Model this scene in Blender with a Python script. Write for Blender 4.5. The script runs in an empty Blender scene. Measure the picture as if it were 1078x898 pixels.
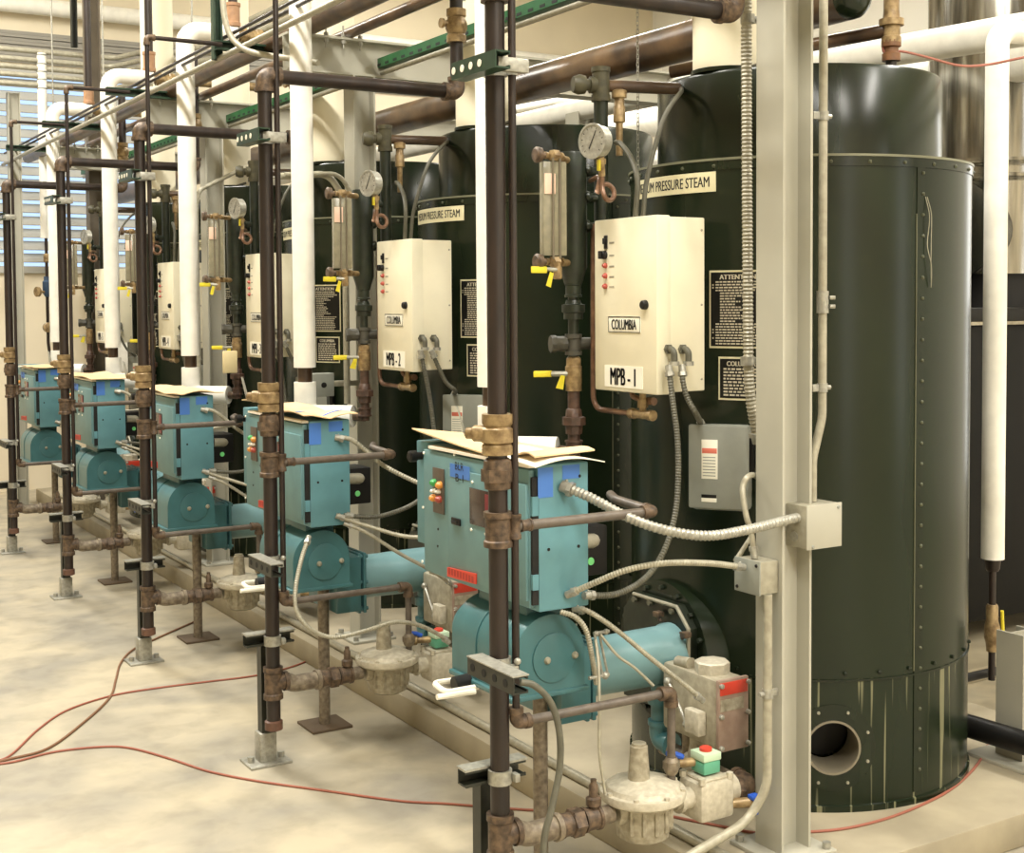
import bpy, bmesh, math, random
from mathutils import Vector, Matrix
random.seed(7)
C = bpy.context.scene.collection
S = 1.5445                       # spacing of the boilers along the row (+Y)
UN = ['boiler MPB - 1', 'second boiler MPB - 2', 'middle boiler', 'last but one boiler', 'last boiler']
# ------------------------------------------------------------------ camera
F, YAW, PIT, ROL, CX, CY, H = 1398, .5506, .0434, -.006, 557.8, 378.3, 1.6
FW = Vector((math.sin(YAW)*math.cos(PIT), math.cos(YAW)*math.cos(PIT), -math.sin(PIT)))
_r = Vector((math.cos(YAW), -math.sin(YAW), 0)); _u = _r.cross(FW)
RT = math.cos(ROL)*_r + math.sin(ROL)*_u
UP = -math.sin(ROL)*_r + math.cos(ROL)*_u
cam = bpy.data.cameras.new('camera'); co = bpy.data.objects.new('camera', cam); C.objects.link(co)
M = Matrix((RT, UP, -FW)).transposed().to_4x4(); M.translation = (0, 0, H); co.matrix_world = M
cam.sensor_fit = 'HORIZONTAL'; cam.sensor_width = 36; cam.lens = F/1078*36
cam.shift_x = -(CX-539)/1078; cam.shift_y = (CY-449)/1078; cam.clip_start = .05
bpy.context.scene.camera = co

def A(px, py, ax, v):
    """the point of the plane x, y or z = v that the photograph shows at (px, py)"""
    d = FW + (px-CX)/F*RT + (CY-py)/F*UP; i = 'XYZ'.index(ax)
    t = (v-(H if i == 2 else 0))/d[i]
    return Vector((d[0]*t, d[1]*t, H+d[2]*t))
V = Vector
# ------------------------------------------------------------------ materials
def lin(c):
    return tuple(((x/255)/12.92 if x/255 <= .04045 else ((x/255+.055)/1.055)**2.4) for x in c)
MC = {}
def mat(name, col, rough=.5, metal=0., nscale=0, namt=.0, col2=None, bump=0., spec=.5, emit=0, coat=0, stretch=None):
    if name in MC: return MC[name]
    m = bpy.data.materials.new(name); m.use_nodes = True; nt = m.node_tree; b = nt.nodes['Principled BSDF']
    b.inputs['Base Color'].default_value = (*lin(col), 1); b.inputs['Roughness'].default_value = rough
    b.inputs['Metallic'].default_value = metal; b.inputs['Specular IOR Level'].default_value = spec
    if coat: b.inputs['Coat Weight'].default_value = coat; b.inputs['Coat Roughness'].default_value = .12
    if emit:
        b.inputs['Emission Color'].default_value = (*lin(col), 1); b.inputs['Emission Strength'].default_value = emit
    if nscale:
        tc = nt.nodes.new('ShaderNodeTexCoord'); n = nt.nodes.new('ShaderNodeTexNoise')
        n.inputs['Scale'].default_value = nscale; n.inputs['Detail'].default_value = 6
        src = tc.outputs['Object']
        if stretch:
            mp = nt.nodes.new('ShaderNodeMapping'); mp.inputs['Scale'].default_value = stretch
            nt.links.new(src, mp.inputs[0]); src = mp.outputs[0]
        nt.links.new(src, n.inputs['Vector'])
        rp = nt.nodes.new('ShaderNodeValToRGB'); e = rp.color_ramp.elements
        c2 = col2 or tuple(min(255, x*(1-namt)) for x in col)
        e[0].position = .35; e[1].position = .68
        e[0].color = (*lin(c2), 1); e[1].color = (*lin(col), 1)
        nt.links.new(n.outputs['Fac'], rp.inputs[0]); nt.links.new(rp.outputs[0], b.inputs['Base Color'])
        if bump:
            bp = nt.nodes.new('ShaderNodeBump'); bp.inputs['Strength'].default_value = bump; bp.inputs['Distance'].default_value = .01
            nt.links.new(n.outputs['Fac'], bp.inputs['Height']); nt.links.new(bp.outputs[0], b.inputs['Normal'])
    MC[name] = m
    return m
CREAM = mat('cream_enamel', (236, 228, 200), .38, nscale=9, namt=.03)
CREAM2 = mat('cream_cover', (238, 231, 204), .36, nscale=9, namt=.03)
WHITE = mat('white_insulation', (246, 243, 232), .65, nscale=14, namt=.05, bump=.08)
GREEN = mat('boiler_green', (27, 37, 22), .22, nscale=5, namt=.22, stretch=(3, 3, .5), spec=.4)
GREEN2 = mat('fitting_green', (38, 46, 34), .35, nscale=30, namt=.3)
BLUE = mat('cabinet_blue', (100, 150, 160), .42, nscale=12, namt=.07)
BLUEP = mat('panel_blue_grey', (106, 146, 150), .4, nscale=12, namt=.06)
TEAL = mat('housing_teal', (70, 116, 120), .33, nscale=9, namt=.12)
BRANCH = mat('branch_pipe', (104, 94, 84), .42, nscale=40, namt=.2)
PIPE = mat('black_iron_pipe', (48, 36, 30), .4, nscale=26, col2=(31, 24, 21), bump=.05, stretch=(1, 1, .2))
FIT = mat('malleable_fitting', (112, 92, 72), .5, metal=.2, nscale=60, col2=(66, 54, 44), bump=.15)
GREYP = mat('weathered_steel_pipe', (146, 134, 114), .5, metal=.2, nscale=50, col2=(100, 88, 74), bump=.05)
RUST = mat('rusty_header', (104, 80, 56), .3, nscale=8, col2=(56, 42, 32), bump=.08)
BRONZE = mat('bronze', (178, 154, 112), .36, metal=.25, nscale=40, col2=(116, 94, 64))
COPPER = mat('copper', (144, 110, 86), .35, metal=.2, nscale=30, col2=(106, 78, 60))
GALV = mat('galvanised_steel', (178, 176, 164), .36, metal=.4, nscale=80, col2=(150, 148, 138))
COND = mat('conduit_grey', (176, 171, 152), .4, metal=.2, nscale=40, col2=(154, 149, 131))
SEAL = mat('sealtite_grey', (96, 94, 80), .5, nscale=40, namt=.12)
COLM = mat('column_paint', (176, 173, 158), .45, nscale=6, namt=.04)
STRUT = mat('strut_green', (36, 64, 44), .4, nscale=40, namt=.2)
STRUTD = mat('strut_dark', (44, 46, 36), .45, nscale=40, namt=.25)
GREYB = mat('box_grey', (146, 148, 138), .45, nscale=20, namt=.05)
CAST = mat('cast_aluminium', (206, 199, 180), .5, metal=.15, nscale=60, col2=(182, 174, 154), bump=.12)
CASTD = mat('cast_body', (178, 170, 150), .5, metal=.2, nscale=60, col2=(146, 138, 118), bump=.12)
ACT = mat('actuator_grey', (176, 168, 146), .5, metal=.1, nscale=40, col2=(150, 142, 122))
ACTP = mat('actuator_cover', (160, 138, 122), .45, nscale=30, col2=(144, 120, 106))
BLACK = mat('black_paint', (20, 19, 18), .45, spec=.35)
DARK = mat('dark_gap', (18, 18, 17), .7)
TXT = mat('lettering_black', (24, 24, 26), .6)
WTXT = mat('lettering_white', (214, 206, 184), .6)
STICK = mat('sticker_white', (246, 242, 226), .5)
LABEL = mat('label_cream', (232, 224, 186), .5)
RED = mat('label_red', (206, 66, 48), .45)
REDL = mat('lamp_red', (170, 76, 62), .3)
ORL = mat('lamp_amber', (226, 150, 66), .3)
GRL = mat('lamp_green', (58, 160, 84), .3)
GRD = mat('green_dot', (120, 214, 130), .4)
YEL = mat('tag_yellow', (224, 208, 52), .5)
TAPE = mat('tape_blue', (76, 126, 206), .6)
LBLUE = mat('sleeve_light_blue', (150, 208, 232), .5)
KRAFT = mat('kraft_cardboard', (232, 202, 156), .75, nscale=9, namt=.08)
PAPER = mat('paper_white', (246, 238, 220), .7)
GREENP = mat('valve_green', (96, 168, 138), .4)
GREENPL = mat('valve_green_light', (196, 220, 190), .4)
BLUEH = mat('handle_blue', (40, 88, 190), .4)
CORD = mat('cord_orange', (156, 94, 76), .55)
CORDB = mat('cord_brown', (128, 92, 66), .6)
DIAL = mat('dial_white', (244, 240, 228), .3)
GLASS = mat('sight_glass_guard', (150, 144, 120), .22, nscale=30, namt=.12)
PINK = mat('tag_pink', (240, 206, 184), .6)
STEEL = mat('stainless', (196, 194, 186), .17, metal=1, nscale=5, col2=(92, 90, 84), stretch=(3, 3, .2))
TANK = mat('tank_black', (14, 14, 14), .5, spec=.25)
PADM = mat('pad_concrete', (178, 167, 142), .7, nscale=3.5, namt=.16, bump=.05)
WALLM = mat('wall_paint', (228, 216, 190), .8, nscale=2, namt=.03)
CEILM = mat('ceiling_paint', (240, 234, 216), .9)
LOUV = mat('louver_grey', (176, 174, 166), .5)
CLAD = mat('cladding_grey', (146, 142, 132), .55)

def floor_mat():
    m = bpy.data.materials.new('concrete_floor'); m.use_nodes = True; nt = m.node_tree; b = nt.nodes['Principled BSDF']
    tc = nt.nodes.new('ShaderNodeTexCoord')
    def noise(sc, det, dist=0):
        n = nt.nodes.new('ShaderNodeTexNoise'); n.inputs['Scale'].default_value = sc; n.inputs['Detail'].default_value = det
        n.inputs['Distortion'].default_value = dist; nt.links.new(tc.outputs['Object'], n.inputs['Vector']); return n
    n1, n2 = noise(2.2, 10, .3), noise(7, 12, .3)
    r1 = nt.nodes.new('ShaderNodeValToRGB'); e = r1.color_ramp.elements
    e[0].position = .34; e[0].color = (*lin((152, 146, 132)), 1); e[1].position = .62; e[1].color = (*lin((188, 177, 152)), 1)
    r2 = nt.nodes.new('ShaderNodeValToRGB'); e = r2.color_ramp.elements
    e[0].position = .3; e[0].color = (.72, .72, .72, 1); e[1].position = .56; e[1].color = (1, 1, 1, 1)
    mx = nt.nodes.new('ShaderNodeMix'); mx.data_type = 'RGBA'; mx.blend_type = 'MULTIPLY'; mx.inputs[0].default_value = .8
    nt.links.new(n1.outputs['Fac'], r1.inputs[0]); nt.links.new(n2.outputs['Fac'], r2.inputs[0])
    nt.links.new(r1.outputs[0], mx.inputs[6]); nt.links.new(r2.outputs[0], mx.inputs[7])
    nt.links.new(mx.outputs[2], b.inputs['Base Color']); b.inputs['Roughness'].default_value = .5
    bp = nt.nodes.new('ShaderNodeBump'); bp.inputs['Strength'].default_value = .06
    nt.links.new(n2.outputs['Fac'], bp.inputs['Height']); nt.links.new(bp.outputs[0], b.inputs['Normal'])
    return m
def shell_mat():
    """boiler paint with pale drip stains on the lowest half metre"""
    m = bpy.data.materials.new('boiler_shell_paint'); m.use_nodes = True; nt = m.node_tree; b = nt.nodes['Principled BSDF']
    tc = nt.nodes.new('ShaderNodeTexCoord')
    mp = nt.nodes.new('ShaderNodeMapping'); mp.inputs['Scale'].default_value = (42, 42, 1.3)
    nt.links.new(tc.outputs['Object'], mp.inputs[0])
    n = nt.nodes.new('ShaderNodeTexNoise'); n.inputs['Scale'].default_value = 1; n.inputs['Detail'].default_value = 2
    nt.links.new(mp.outputs[0], n.inputs['Vector'])
    rp = nt.nodes.new('ShaderNodeValToRGB'); e = rp.color_ramp.elements
    e[0].position = .60; e[0].color = (0, 0, 0, 1); e[1].position = .66; e[1].color = (1, 1, 1, 1)
    nt.links.new(n.outputs['Fac'], rp.inputs[0])
    sx = nt.nodes.new('ShaderNodeSeparateXYZ'); nt.links.new(tc.outputs['Object'], sx.inputs[0])
    mr = nt.nodes.new('ShaderNodeMapRange'); mr.inputs[1].default_value = .395; mr.inputs[2].default_value = .385
    nt.links.new(sx.outputs[2], mr.inputs[0])
    mu = nt.nodes.new('ShaderNodeMath'); mu.operation = 'MULTIPLY'
    nt.links.new(rp.outputs[0], mu.inputs[0]); nt.links.new(mr.outputs[0], mu.inputs[1])
    mu2 = nt.nodes.new('ShaderNodeMath'); mu2.operation = 'MULTIPLY'; mu2.inputs[1].default_value = .62
    nt.links.new(mu.outputs[0], mu2.inputs[0])
    n3 = nt.nodes.new('ShaderNodeTexNoise'); n3.inputs['Scale'].default_value = 3; nt.links.new(tc.outputs['Object'], n3.inputs['Vector'])
    r3 = nt.nodes.new('ShaderNodeValToRGB'); e = r3.color_ramp.elements
    e[0].color = (*lin((22, 32, 19)), 1); e[1].color = (*lin((31, 40, 25)), 1)
    nt.links.new(n3.outputs['Fac'], r3.inputs[0])
    mx = nt.nodes.new('ShaderNodeMix'); mx.data_type = 'RGBA'
    nt.links.new(mu2.outputs[0], mx.inputs[0]); nt.links.new(r3.outputs[0], mx.inputs[6]); mx.inputs[7].default_value = (*lin((150, 148, 116)), 1)
    nt.links.new(mx.outputs[2], b.inputs['Base Color']); b.inputs['Roughness'].default_value = .24; b.inputs['Specular IOR Level'].default_value = .36
    return m
FLOORM = floor_mat(); SHELL = shell_mat()
# ------------------------------------------------------------------ mesh builder
def frame(d):
    d = V(d).normalized(); a = V((0, 0, 1)) if abs(d.z) < .9 else V((1, 0, 0))
    x = a.cross(d).normalized(); return x, d.cross(x)
def fillet(pts, rad, n=6):
    pts = [V(p) for p in pts]; out = [pts[0]]
    for i in range(1, len(pts)-1):
        p, a, b = pts[i], pts[i-1]-pts[i], pts[i+1]-pts[i]
        la, lb = a.length, b.length; a.normalize(); b.normalize()
        ang = a.angle(b)
        if ang > 3.1: out.append(p); continue
        t = min(rad/math.tan(ang/2), la*.49, lb*.49); rr = t*math.tan(ang/2)
        c = p+(a+b).normalized()*(rr/math.sin(ang/2))
        p0, p1 = p+a*t, p+b*t
        for k in range(n+1):
            q = p0.lerp(p1, k/n)-c; out.append(c+q.normalized()*rr)
    out.append(pts[-1]); return out
def smooth(pts, n=8):
    pts = [V(p) for p in pts]; P = [2*pts[0]-pts[1]]+pts+[2*pts[-1]-pts[-2]]; out = []
    for i in range(1, len(P)-2):
        a, b, c, d = P[i-1:i+3]
        for k in range(n):
            t = k/n
            out.append(.5*((2*b)+(c-a)*t+(2*a-5*b+4*c-d)*t*t+(3*b-a-3*c+d)*t**3))
    out.append(pts[-1]); return out
class MB:
    def __init__(s): s.bm = bmesh.new()
    def box(s, lo, hi, bev=0, rz=0, about=None):
        lo, hi = V(lo), V(hi); c = (lo+hi)/2; d = hi-lo
        r = bmesh.ops.create_cube(s.bm, size=1)
        vs = r['verts']; bmesh.ops.scale(s.bm, vec=[max(abs(x), 1e-4) for x in d], verts=vs)
        if bev:
            es = list({e for v in vs for e in v.link_edges})
            r2 = bmesh.ops.bevel(s.bm, geom=es, offset=bev, segments=2, affect='EDGES', profile=.5)
            vs = list({v for v in r2['verts']} | {v for v in vs if v.is_valid})
            vs = list({w for v in vs for f in v.link_faces for w in f.verts})
        bmesh.ops.translate(s.bm, vec=c, verts=vs)
        if rz: bmesh.ops.rotate(s.bm, verts=vs, cent=V(about) if about else c, matrix=Matrix.Rotation(rz, 3, 'Z'))
        return s
    def rings(s, rs, cap0=True, cap1=True, close=False):
        vv = [[s.bm.verts.new(p) for p in r] for r in rs]; n = len(vv[0])
        m = len(vv)
        for i in range(m if close else m-1):
            a, b = vv[i], vv[(i+1) % m]
            for j in range(n):
                try: s.bm.faces.new((a[j], a[(j+1) % n], b[(j+1) % n], b[j]))
                except ValueError: pass
        if not close:
            if cap0: s.bm.faces.new(list(reversed(vv[0])))
            if cap1: s.bm.faces.new(vv[-1])
        return s
    def tube(s, pts, r, seg=12, rad=0, caps=True):
        pts = [V(p) for p in pts]
        if rad: pts = fillet(pts, rad)
        pp = [pts[0]]
        for p in pts[1:]:
            if (p-pp[-1]).length > 1e-5: pp.append(p)
        pts = pp
        rs = []; x = None
        for i, p in enumerate(pts):
            d = (pts[min(i+1, len(pts)-1)]-pts[max(i-1, 0)]).normalized()
            if x is None: x, y = frame(d)
            else:
                x = (x-d*x.dot(d)); x.normalize(); y = d.cross(x)
            rr = r[i] if isinstance(r, (list, tuple)) else r
            k = 1
            if 0 < i < len(pts)-1:
                k = 1/max(.5, math.cos((pts[i]-pts[i-1]).angle(pts[i+1]-pts[i])/2))
            rs.append([p+(x*math.cos(2*math.pi*j/seg)+y*math.sin(2*math.pi*j/seg))*rr*min(k, 1.42) for j in range(seg)])
        return s.rings(rs, caps, caps)
    def cyl(s, a, b, r0, r1=None, seg=16):
        a, b = V(a), V(b); x, y = frame(b-a); r1 = r0 if r1 is None else r1
        c = [(x*math.cos(2*math.pi*j/seg)+y*math.sin(2*math.pi*j/seg)) for j in range(seg)]
        return s.rings([[a+q*r0 for q in c], [b+q*r1 for q in c]])
    def lathe(s, o, ax, prof, seg=24):
        o = V(o); ax = V(ax).normalized(); x, y = frame(ax)
        c = [(x*math.cos(2*math.pi*j/seg)+y*math.sin(2*math.pi*j/seg)) for j in range(seg)]
        return s.rings([[o+ax*t+q*max(r, 1e-4) for q in c] for t, r in prof])
    def hexa(s, a, b, r): return s.cyl(a, b, r, seg=6)
    def flex(s, pts, r, pitch=.009, seg=10):
        sp = smooth(pts, 10); L = [0]
        for i in range(1, len(sp)): L.append(L[-1]+(sp[i]-sp[i-1]).length)
        n = max(4, int(L[-1]/pitch*2)); out = []; rr = []; j = 0
        for k in range(n+1):
            t = L[-1]*k/n
            while j < len(L)-2 and L[j+1] < t: j += 1
            f = (t-L[j])/max(1e-9, L[j+1]-L[j]); out.append(sp[j].lerp(sp[j+1], min(1, f))); rr.append(r if k % 2 else r*.8)
        return s.tube(out, rr, seg)
    def prism(s, poly, d):
        d = V(d); return s.rings([[V(p) for p in poly], [V(p)+d for p in poly]])
    def ball(s, c, r, seg=12):
        bmesh.ops.create_uvsphere(s.bm, u_segments=seg, v_segments=max(6, seg//2), radius=r, matrix=Matrix.Translation(V(c))); return s
    def channel(s, a, b, w, open_dir, t=.004, holes=True):
        """unistrut-like C channel from a to b, open towards open_dir"""
        a, b = V(a), V(b); d = (b-a).normalized(); o = V(open_dir).normalized(); k = d.cross(o)
        h = w/2
        poly = [(-h, -h), (h, -h), (h, h), (h-.008, h), (h-.008, h-t), (h-t, h-t), (h-t, -h+t), (-h+t, -h+t), (-h+t, h-t), (-h+.008, h-t), (-h+.008, h), (-h, h)]
        return s.rings([[p+k*u+o*v for u, v in poly] for p in (a, b)])
    def mesh(s, name):
        bmesh.ops.recalc_face_normals(s.bm, faces=s.bm.faces)
        me = bpy.data.meshes.new(name); s.bm.to_mesh(me); s.bm.free()
        for p in me.polygons: p.use_smooth = True
        me.set_sharp_from_angle(angle=math.radians(38))
        return me
    def put(s, name, m, parent=None, label=None):
        me = s.mesh(name); me.materials.append(m)
        o = bpy.data.objects.new(name, me); C.objects.link(o)
        if parent is not None:
            w = V((0, 0, 0)); q = parent
            while q is not None: w += q.location; q = q.parent
            me.transform(Matrix.Translation(-w)); o.parent = parent
        if label: o['label'] = label
        return o
    def top(s, name, m, label, cat, group=None, kind=None, origin=None):
        me = s.mesh(name); me.materials.append(m)
        o = bpy.data.objects.new(name, me); C.objects.link(o)
        if origin is None:
            zs = [v.co for v in me.vertices]; n = len(zs)
            origin = V((sum(v.x for v in zs)/n, sum(v.y for v in zs)/n, min(v.z for v in zs)))
        me.transform(Matrix.Translation(-V(origin))); o.location = origin
        return tag(o, label, cat, group, kind)
def tag(o, label, cat, group=None, kind=None):
    if label: o['label'] = label
    if cat: o['category'] = cat
    if group: o['group'] = group
    if kind: o['kind'] = kind
    return o
def thing(name, label, cat, loc, group=None):
    o = bpy.data.objects.new(name, None); C.objects.link(o); o.location = V(loc); o.empty_display_size = .1
    return tag(o, label, cat, group)
def dup(root, off, label):
    r = root.copy(); C.objects.link(r); r.location = root.location+V(off); r['label'] = label
    def kids(a, b):
        for ch in list(a.children):
            c = ch.copy(); C.objects.link(c); c.parent = b; kids(ch, c)
    kids(root, r); return r
def row(root, fmt, ks=(1, 2, 3, 4)):
    out = [root]
    for k in ks: out.append(dup(root, (0, S*k, 0), fmt % UN[k]))
    return out
def structure(mb, name, m):
    me = mb.mesh(name); me.materials.append(m); o = bpy.data.objects.new(name, me); C.objects.link(o); o['kind'] = 'structure'; return o
# ------------------------------------------------------------------ lettering
def text_mesh(body, w, h, bold=.0, depth=.0006):
    cu = bpy.data.curves.new('t', 'FONT'); cu.body = body; cu.align_x = 'CENTER'; cu.align_y = 'CENTER'; cu.offset = bold; cu.resolution_u = 3
    o = bpy.data.objects.new('t', cu); C.objects.link(o)
    bpy.context.view_layer.update()
    me = bpy.data.meshes.new_from_object(o.evaluated_get(bpy.context.evaluated_depsgraph_get()))
    bpy.data.objects.remove(o); bpy.data.curves.remove(cu)
    xs = [v.co.x for v in me.vertices]; ys = [v.co.y for v in me.vertices]
    x0, x1, y0, y1 = min(xs), max(xs), min(ys), max(ys)
    for v in me.vertices:
        v.co = V(((v.co.x-(x0+x1)/2)/(x1-x0)*w, (v.co.y-(y0+y1)/2)/(y1-y0)*h, 0))
    return me
def lettering(body, w, h, fn, m, parent, bold=.0, name='lettering'):
    """fn maps (u right, v up) to a world point"""
    me = text_mesh(body, w-bold, h)
    if bold:
        bm = bmesh.new()
        for sx in (-.5, 0, .5):
            k = len(bm.verts); bm.from_mesh(me); bm.verts.ensure_lookup_table()
            for v in bm.verts[k:]: v.co.x += sx*bold
        bm.to_mesh(me); bm.free()
    me.name = name
    for v in me.vertices: v.co = fn(v.co.x, v.co.y)
    me.materials.clear(); me.materials.append(m)
    wl = V((0, 0, 0)); q = parent
    while q is not None: wl += q.location; q = q.parent
    me.transform(Matrix.Translation(-wl))
    o = bpy.data.objects.new(name, me); C.objects.link(o); o.parent = parent; return o
def quads(fn, rects, name, m, parent, nu=1):
    """flat marks printed on a surface: rects (u0, v0, u1, v1) through fn"""
    b = MB()
    for (u0, v0, u1, v1) in rects:
        for i in range(nu):
            a, c = u0+(u1-u0)*i/nu, u0+(u1-u0)*(i+1)/nu
            b.bm.faces.new([b.bm.verts.new(fn(*p)) for p in ((a, v0), (c, v0), (c, v1), (a, v1))])
    return b.put(name, m, parent)
# ================================================================== setting
Z0, ZC, XL, XR, YN, YB = 0, 5.2, -6.5, 9.0, -5.0, 12.0
structure(MB().box((XL, YN, -.1), (XR, YB, 0)), 'floor', FLOORM)
structure(MB().box((XL, YN, ZC), (XR, YB, ZC+.1)), 'ceiling', CEILM)
structure(MB().box((XL-.1, YN, 0), (XL, YB, ZC)), 'wall_left', WALLM)
structure(MB().box((XR, YN, 0), (XR+.1, YB, ZC)), 'wall_right', mat('wall_paint_white', (246, 243, 234), .8))
structure(MB().box((XL, YN-.1, 0), (XR, YN, ZC)), 'wall_near', WALLM)
LX0, LX1, LZ0, LZ1 = -1.2, 3.4, 1.9, 3.6          # louver opening in the far wall
structure(MB().box((XL, YB, 0), (XR, YB+.12, LZ0)).box((XL, YB, LZ1), (XR, YB+.12, ZC)).box((XL, YB, LZ0), (LX0, YB+.12, LZ1)).box((LX1, YB, LZ0), (XR, YB+.12, LZ1)), 'wall_far', WALLM)
w = structure(MB().box((LX0, YB-.03, LZ0-.03), (LX1, YB+.1, LZ0+.03)).box((LX0, YB-.03, LZ1-.03), (LX1, YB+.1, LZ1+.03)).box((LX0-.05, YB-.03, LZ0-.03), (LX0, YB+.1, LZ1+.03)).box((LX1, YB-.03, LZ0-.03), (LX1+.05, YB+.1, LZ1+.03)), 'window_1', LOUV)
b = MB(); nsl = 15
for i in range(nsl):
    z = LZ0+.05+(LZ1-LZ0-.1)*(i+.5)/nsl
    b.prism([(LX0, YB+.02, z-.035), (LX0, YB+.075, z+.04), (LX0, YB+.08, z+.034), (LX0, YB+.025, z-.041)], (LX1-LX0, 0, 0))
b.put('slats', LOUV, w)
b = MB()
for i in range(9):                                 # ribbed cladding above the louver
    z = 3.66+i*.03; b.box((XL, YB-.02-.012*(i % 2), z), (XR, YB, z+.026))
structure(b, 'trim_1', CLAD)
structure(MB().box((2.2, 2.5, 0), (3.95, 11.3, .1), .006), 'trim_2', PADM)
structure(MB().box((4.1, 3.7, 0), (7.2, 11.0, .06), .006), 'trim_3', PADM)
# ================================================================== boilers
BC = V((3.04, 3.27, .1)); BR = .545; BA = math.atan2(BC.x, BC.y)
def bpt(phi, z, r=BR):
    """point on the MPB - 1 boiler's shell, phi degrees to the right of the side that faces the camera"""
    p = math.radians(phi)
    return V((BC.x+r*(-math.sin(BA)*math.cos(p)+math.cos(BA)*math.sin(p)), BC.y+r*(-math.cos(BA)*math.cos(p)-math.sin(BA)*math.sin(p)), z))
def curved(mb, p0, p1, z0, z1, r0, r1, n=10):
    rs = []
    for i in range(n+1):
        p = p0+(p1-p0)*i/n
        rs.append([bpt(p, z0, r0), bpt(p, z1, r0), bpt(p, z1, r1), bpt(p, z0, r1)])
    return mb.rings(rs)
boiler = thing('boiler', 'dark green vertical boiler with pale drips, largest of the row of five', 'boiler', BC, 'dark green boilers in the row')
HP, HZ, HR = 11.4, .291, .079
b = MB().lathe((BC.x, BC.y, 0), (0, 0, 1), [(.1, .02), (.1, .552), (.118, .552), (.12, BR), (2.0, BR), (2.001, .02)], 96)
sh = b.put('shell', SHELL, boiler)
cb = MB().cyl(bpt(HP, HZ, .36), bpt(HP, HZ, .7), HR, seg=40); cut = cb.put('cut', SHELL)
md = sh.modifiers.new('b', 'BOOLEAN'); md.object = cut; md.solver = 'EXACT'; cut.location = -BC
cut.parent = None
bpy.context.view_layer.update()
dg = bpy.context.evaluated_depsgraph_get()
cut.matrix_world = Matrix.Translation((0, 0, 0)); bpy.context.view_layer.update(); dg = bpy.context.evaluated_depsgraph_get()
me = bpy.data.meshes.new_from_object(sh.evaluated_get(dg)); sh.modifiers.clear(); sh.data = me
bpy.data.objects.remove(cut)
for p in me.polygons: p.use_smooth = True
me.set_sharp_from_angle(angle=math.radians(30))
b = MB().lathe((BC.x, BC.y, 0), (0, 0, 1), [(1.985, .5455), (1.985, .549), (2.016, .549), (2.018, .40)], 96)
rim = b.put('top_rim', GREEN, boiler)
MB().lathe((BC.x, BC.y, 0), (0, 0, 1), [(2.0125, .548), (2.0125, .5515), (2.0195, .5515), (2.0195, .53)], 96).put('worn_rim_edge', mat('rim_edge', (120, 120, 98), .4), rim)
for i in range(18):
    p = -110+i*12; MB().lathe(bpt(p, 1.997, .549), bpt(p, 2.006, 1)-bpt(p, 2.006, 0), [(0, .006), (.003, .005), (.005, .003)], 8).put('rivet', mat('rivet_olive', (78, 80, 60), .4), rim)
b = MB().lathe((BC.x, BC.y, 0), (0, 0, 1), [(2.02, .03), (2.02, .455), (2.285, .455), (2.295, .448), (2.297, .03)], 80)
b.put('steam_dome', GREEN, boiler)
b = MB().lathe((BC.x, BC.y, 0), (0, 0, 1), [(2.29, .05), (2.29, .2), (2.318, .2), (2.325, .15), (2.325, .05)], 40); b.put('top_flange', GALV, boiler)
b = MB(); curved(b, 39.0, 42.2, .135, 1.995, BR, BR+.0025, 2)
sm = b.put('seam_strip', GREEN, boiler)
for i in range(30):
    p = bpt(41.4, .2+i*.061, BR+.0025); MB().lathe(p, p-V((BC.x, BC.y, p.z)), [(0, .006), (.003, .005), (.005, .003)], 8).put('rivet', mat('rivet_olive', (78, 80, 60), .4), sm)
b = MB(); curved(b, 38.75, 39.0, .5, 1.85, BR, BR+.003, 1); b.put('seam_edge', mat('seam_highlight_olive', (100, 100, 78), .4), sm)  # highlight along the seam, painted in as a thin paler strip
b = MB(); curved(b, -100, 140, .486, .492, BR, BR+.004, 60)
for i in range(14):
    p = bpt(-40+i*11, .51, BR); b.lathe(p, p-V((BC.x, BC.y, p.z)), [(0, .006), (.006, .006), (.008, .003)], 8)
b.put('base_band', GREEN, boiler)
# cleanout hole: flange ring and pale pipe lip
n = (bpt(HP, HZ, 1)-bpt(HP, HZ, 0)).normalized(); rx = V((0, 0, 1)).cross(n).normalized()
def ring_on_shell(r0, r1, lift, seg=48):
    b = MB(); rs = []
    for i in range(seg):
        t = 2*math.pi*i/seg; q = []
        for r, l in ((r0, 0), (r0, lift), (r1, lift), (r1, 0)):
            du, dv = r*math.cos(t), r*math.sin(t)
            q.append(bpt(HP+math.degrees(du/BR), HZ+dv, BR+l))
        rs.append(q)
    return b.rings(rs, close=True)
ho = ring_on_shell(.082, .128, .003).put('cleanout_ring', GREEN, boiler)
b = MB(); rs = []
for i in range(48):
    t = 2*math.pi*i/48; q = []
    for r, d in ((.0745, -.13), (.0745, .008), (.081, .008), (.081, -.13)):
        c = bpt(HP, HZ, BR)+rx*r*math.cos(t)+V((0, 0, 1))*r*math.sin(t)+n*(d-.004); q.append(c)
    rs.append(q)
b.rings(rs, close=True).put('cleanout_sleeve', mat('sleeve_steel', (128, 120, 102), .5), boiler)
MB().cyl(bpt(HP, HZ, .385), bpt(HP, HZ, .39), .0745, seg=32).put('cleanout_door', BLACK, boiler)
b = MB()
for i in range(8):
    t = 2*math.pi*(i+.5)/8; p = bpt(HP+math.degrees(.112*math.cos(t)/BR), HZ+.112*math.sin(t), BR+.003); b.lathe(p, n, [(0, .005), (.005, .004)], 8)
b.put('bolt_circle', COND, ho)
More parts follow.
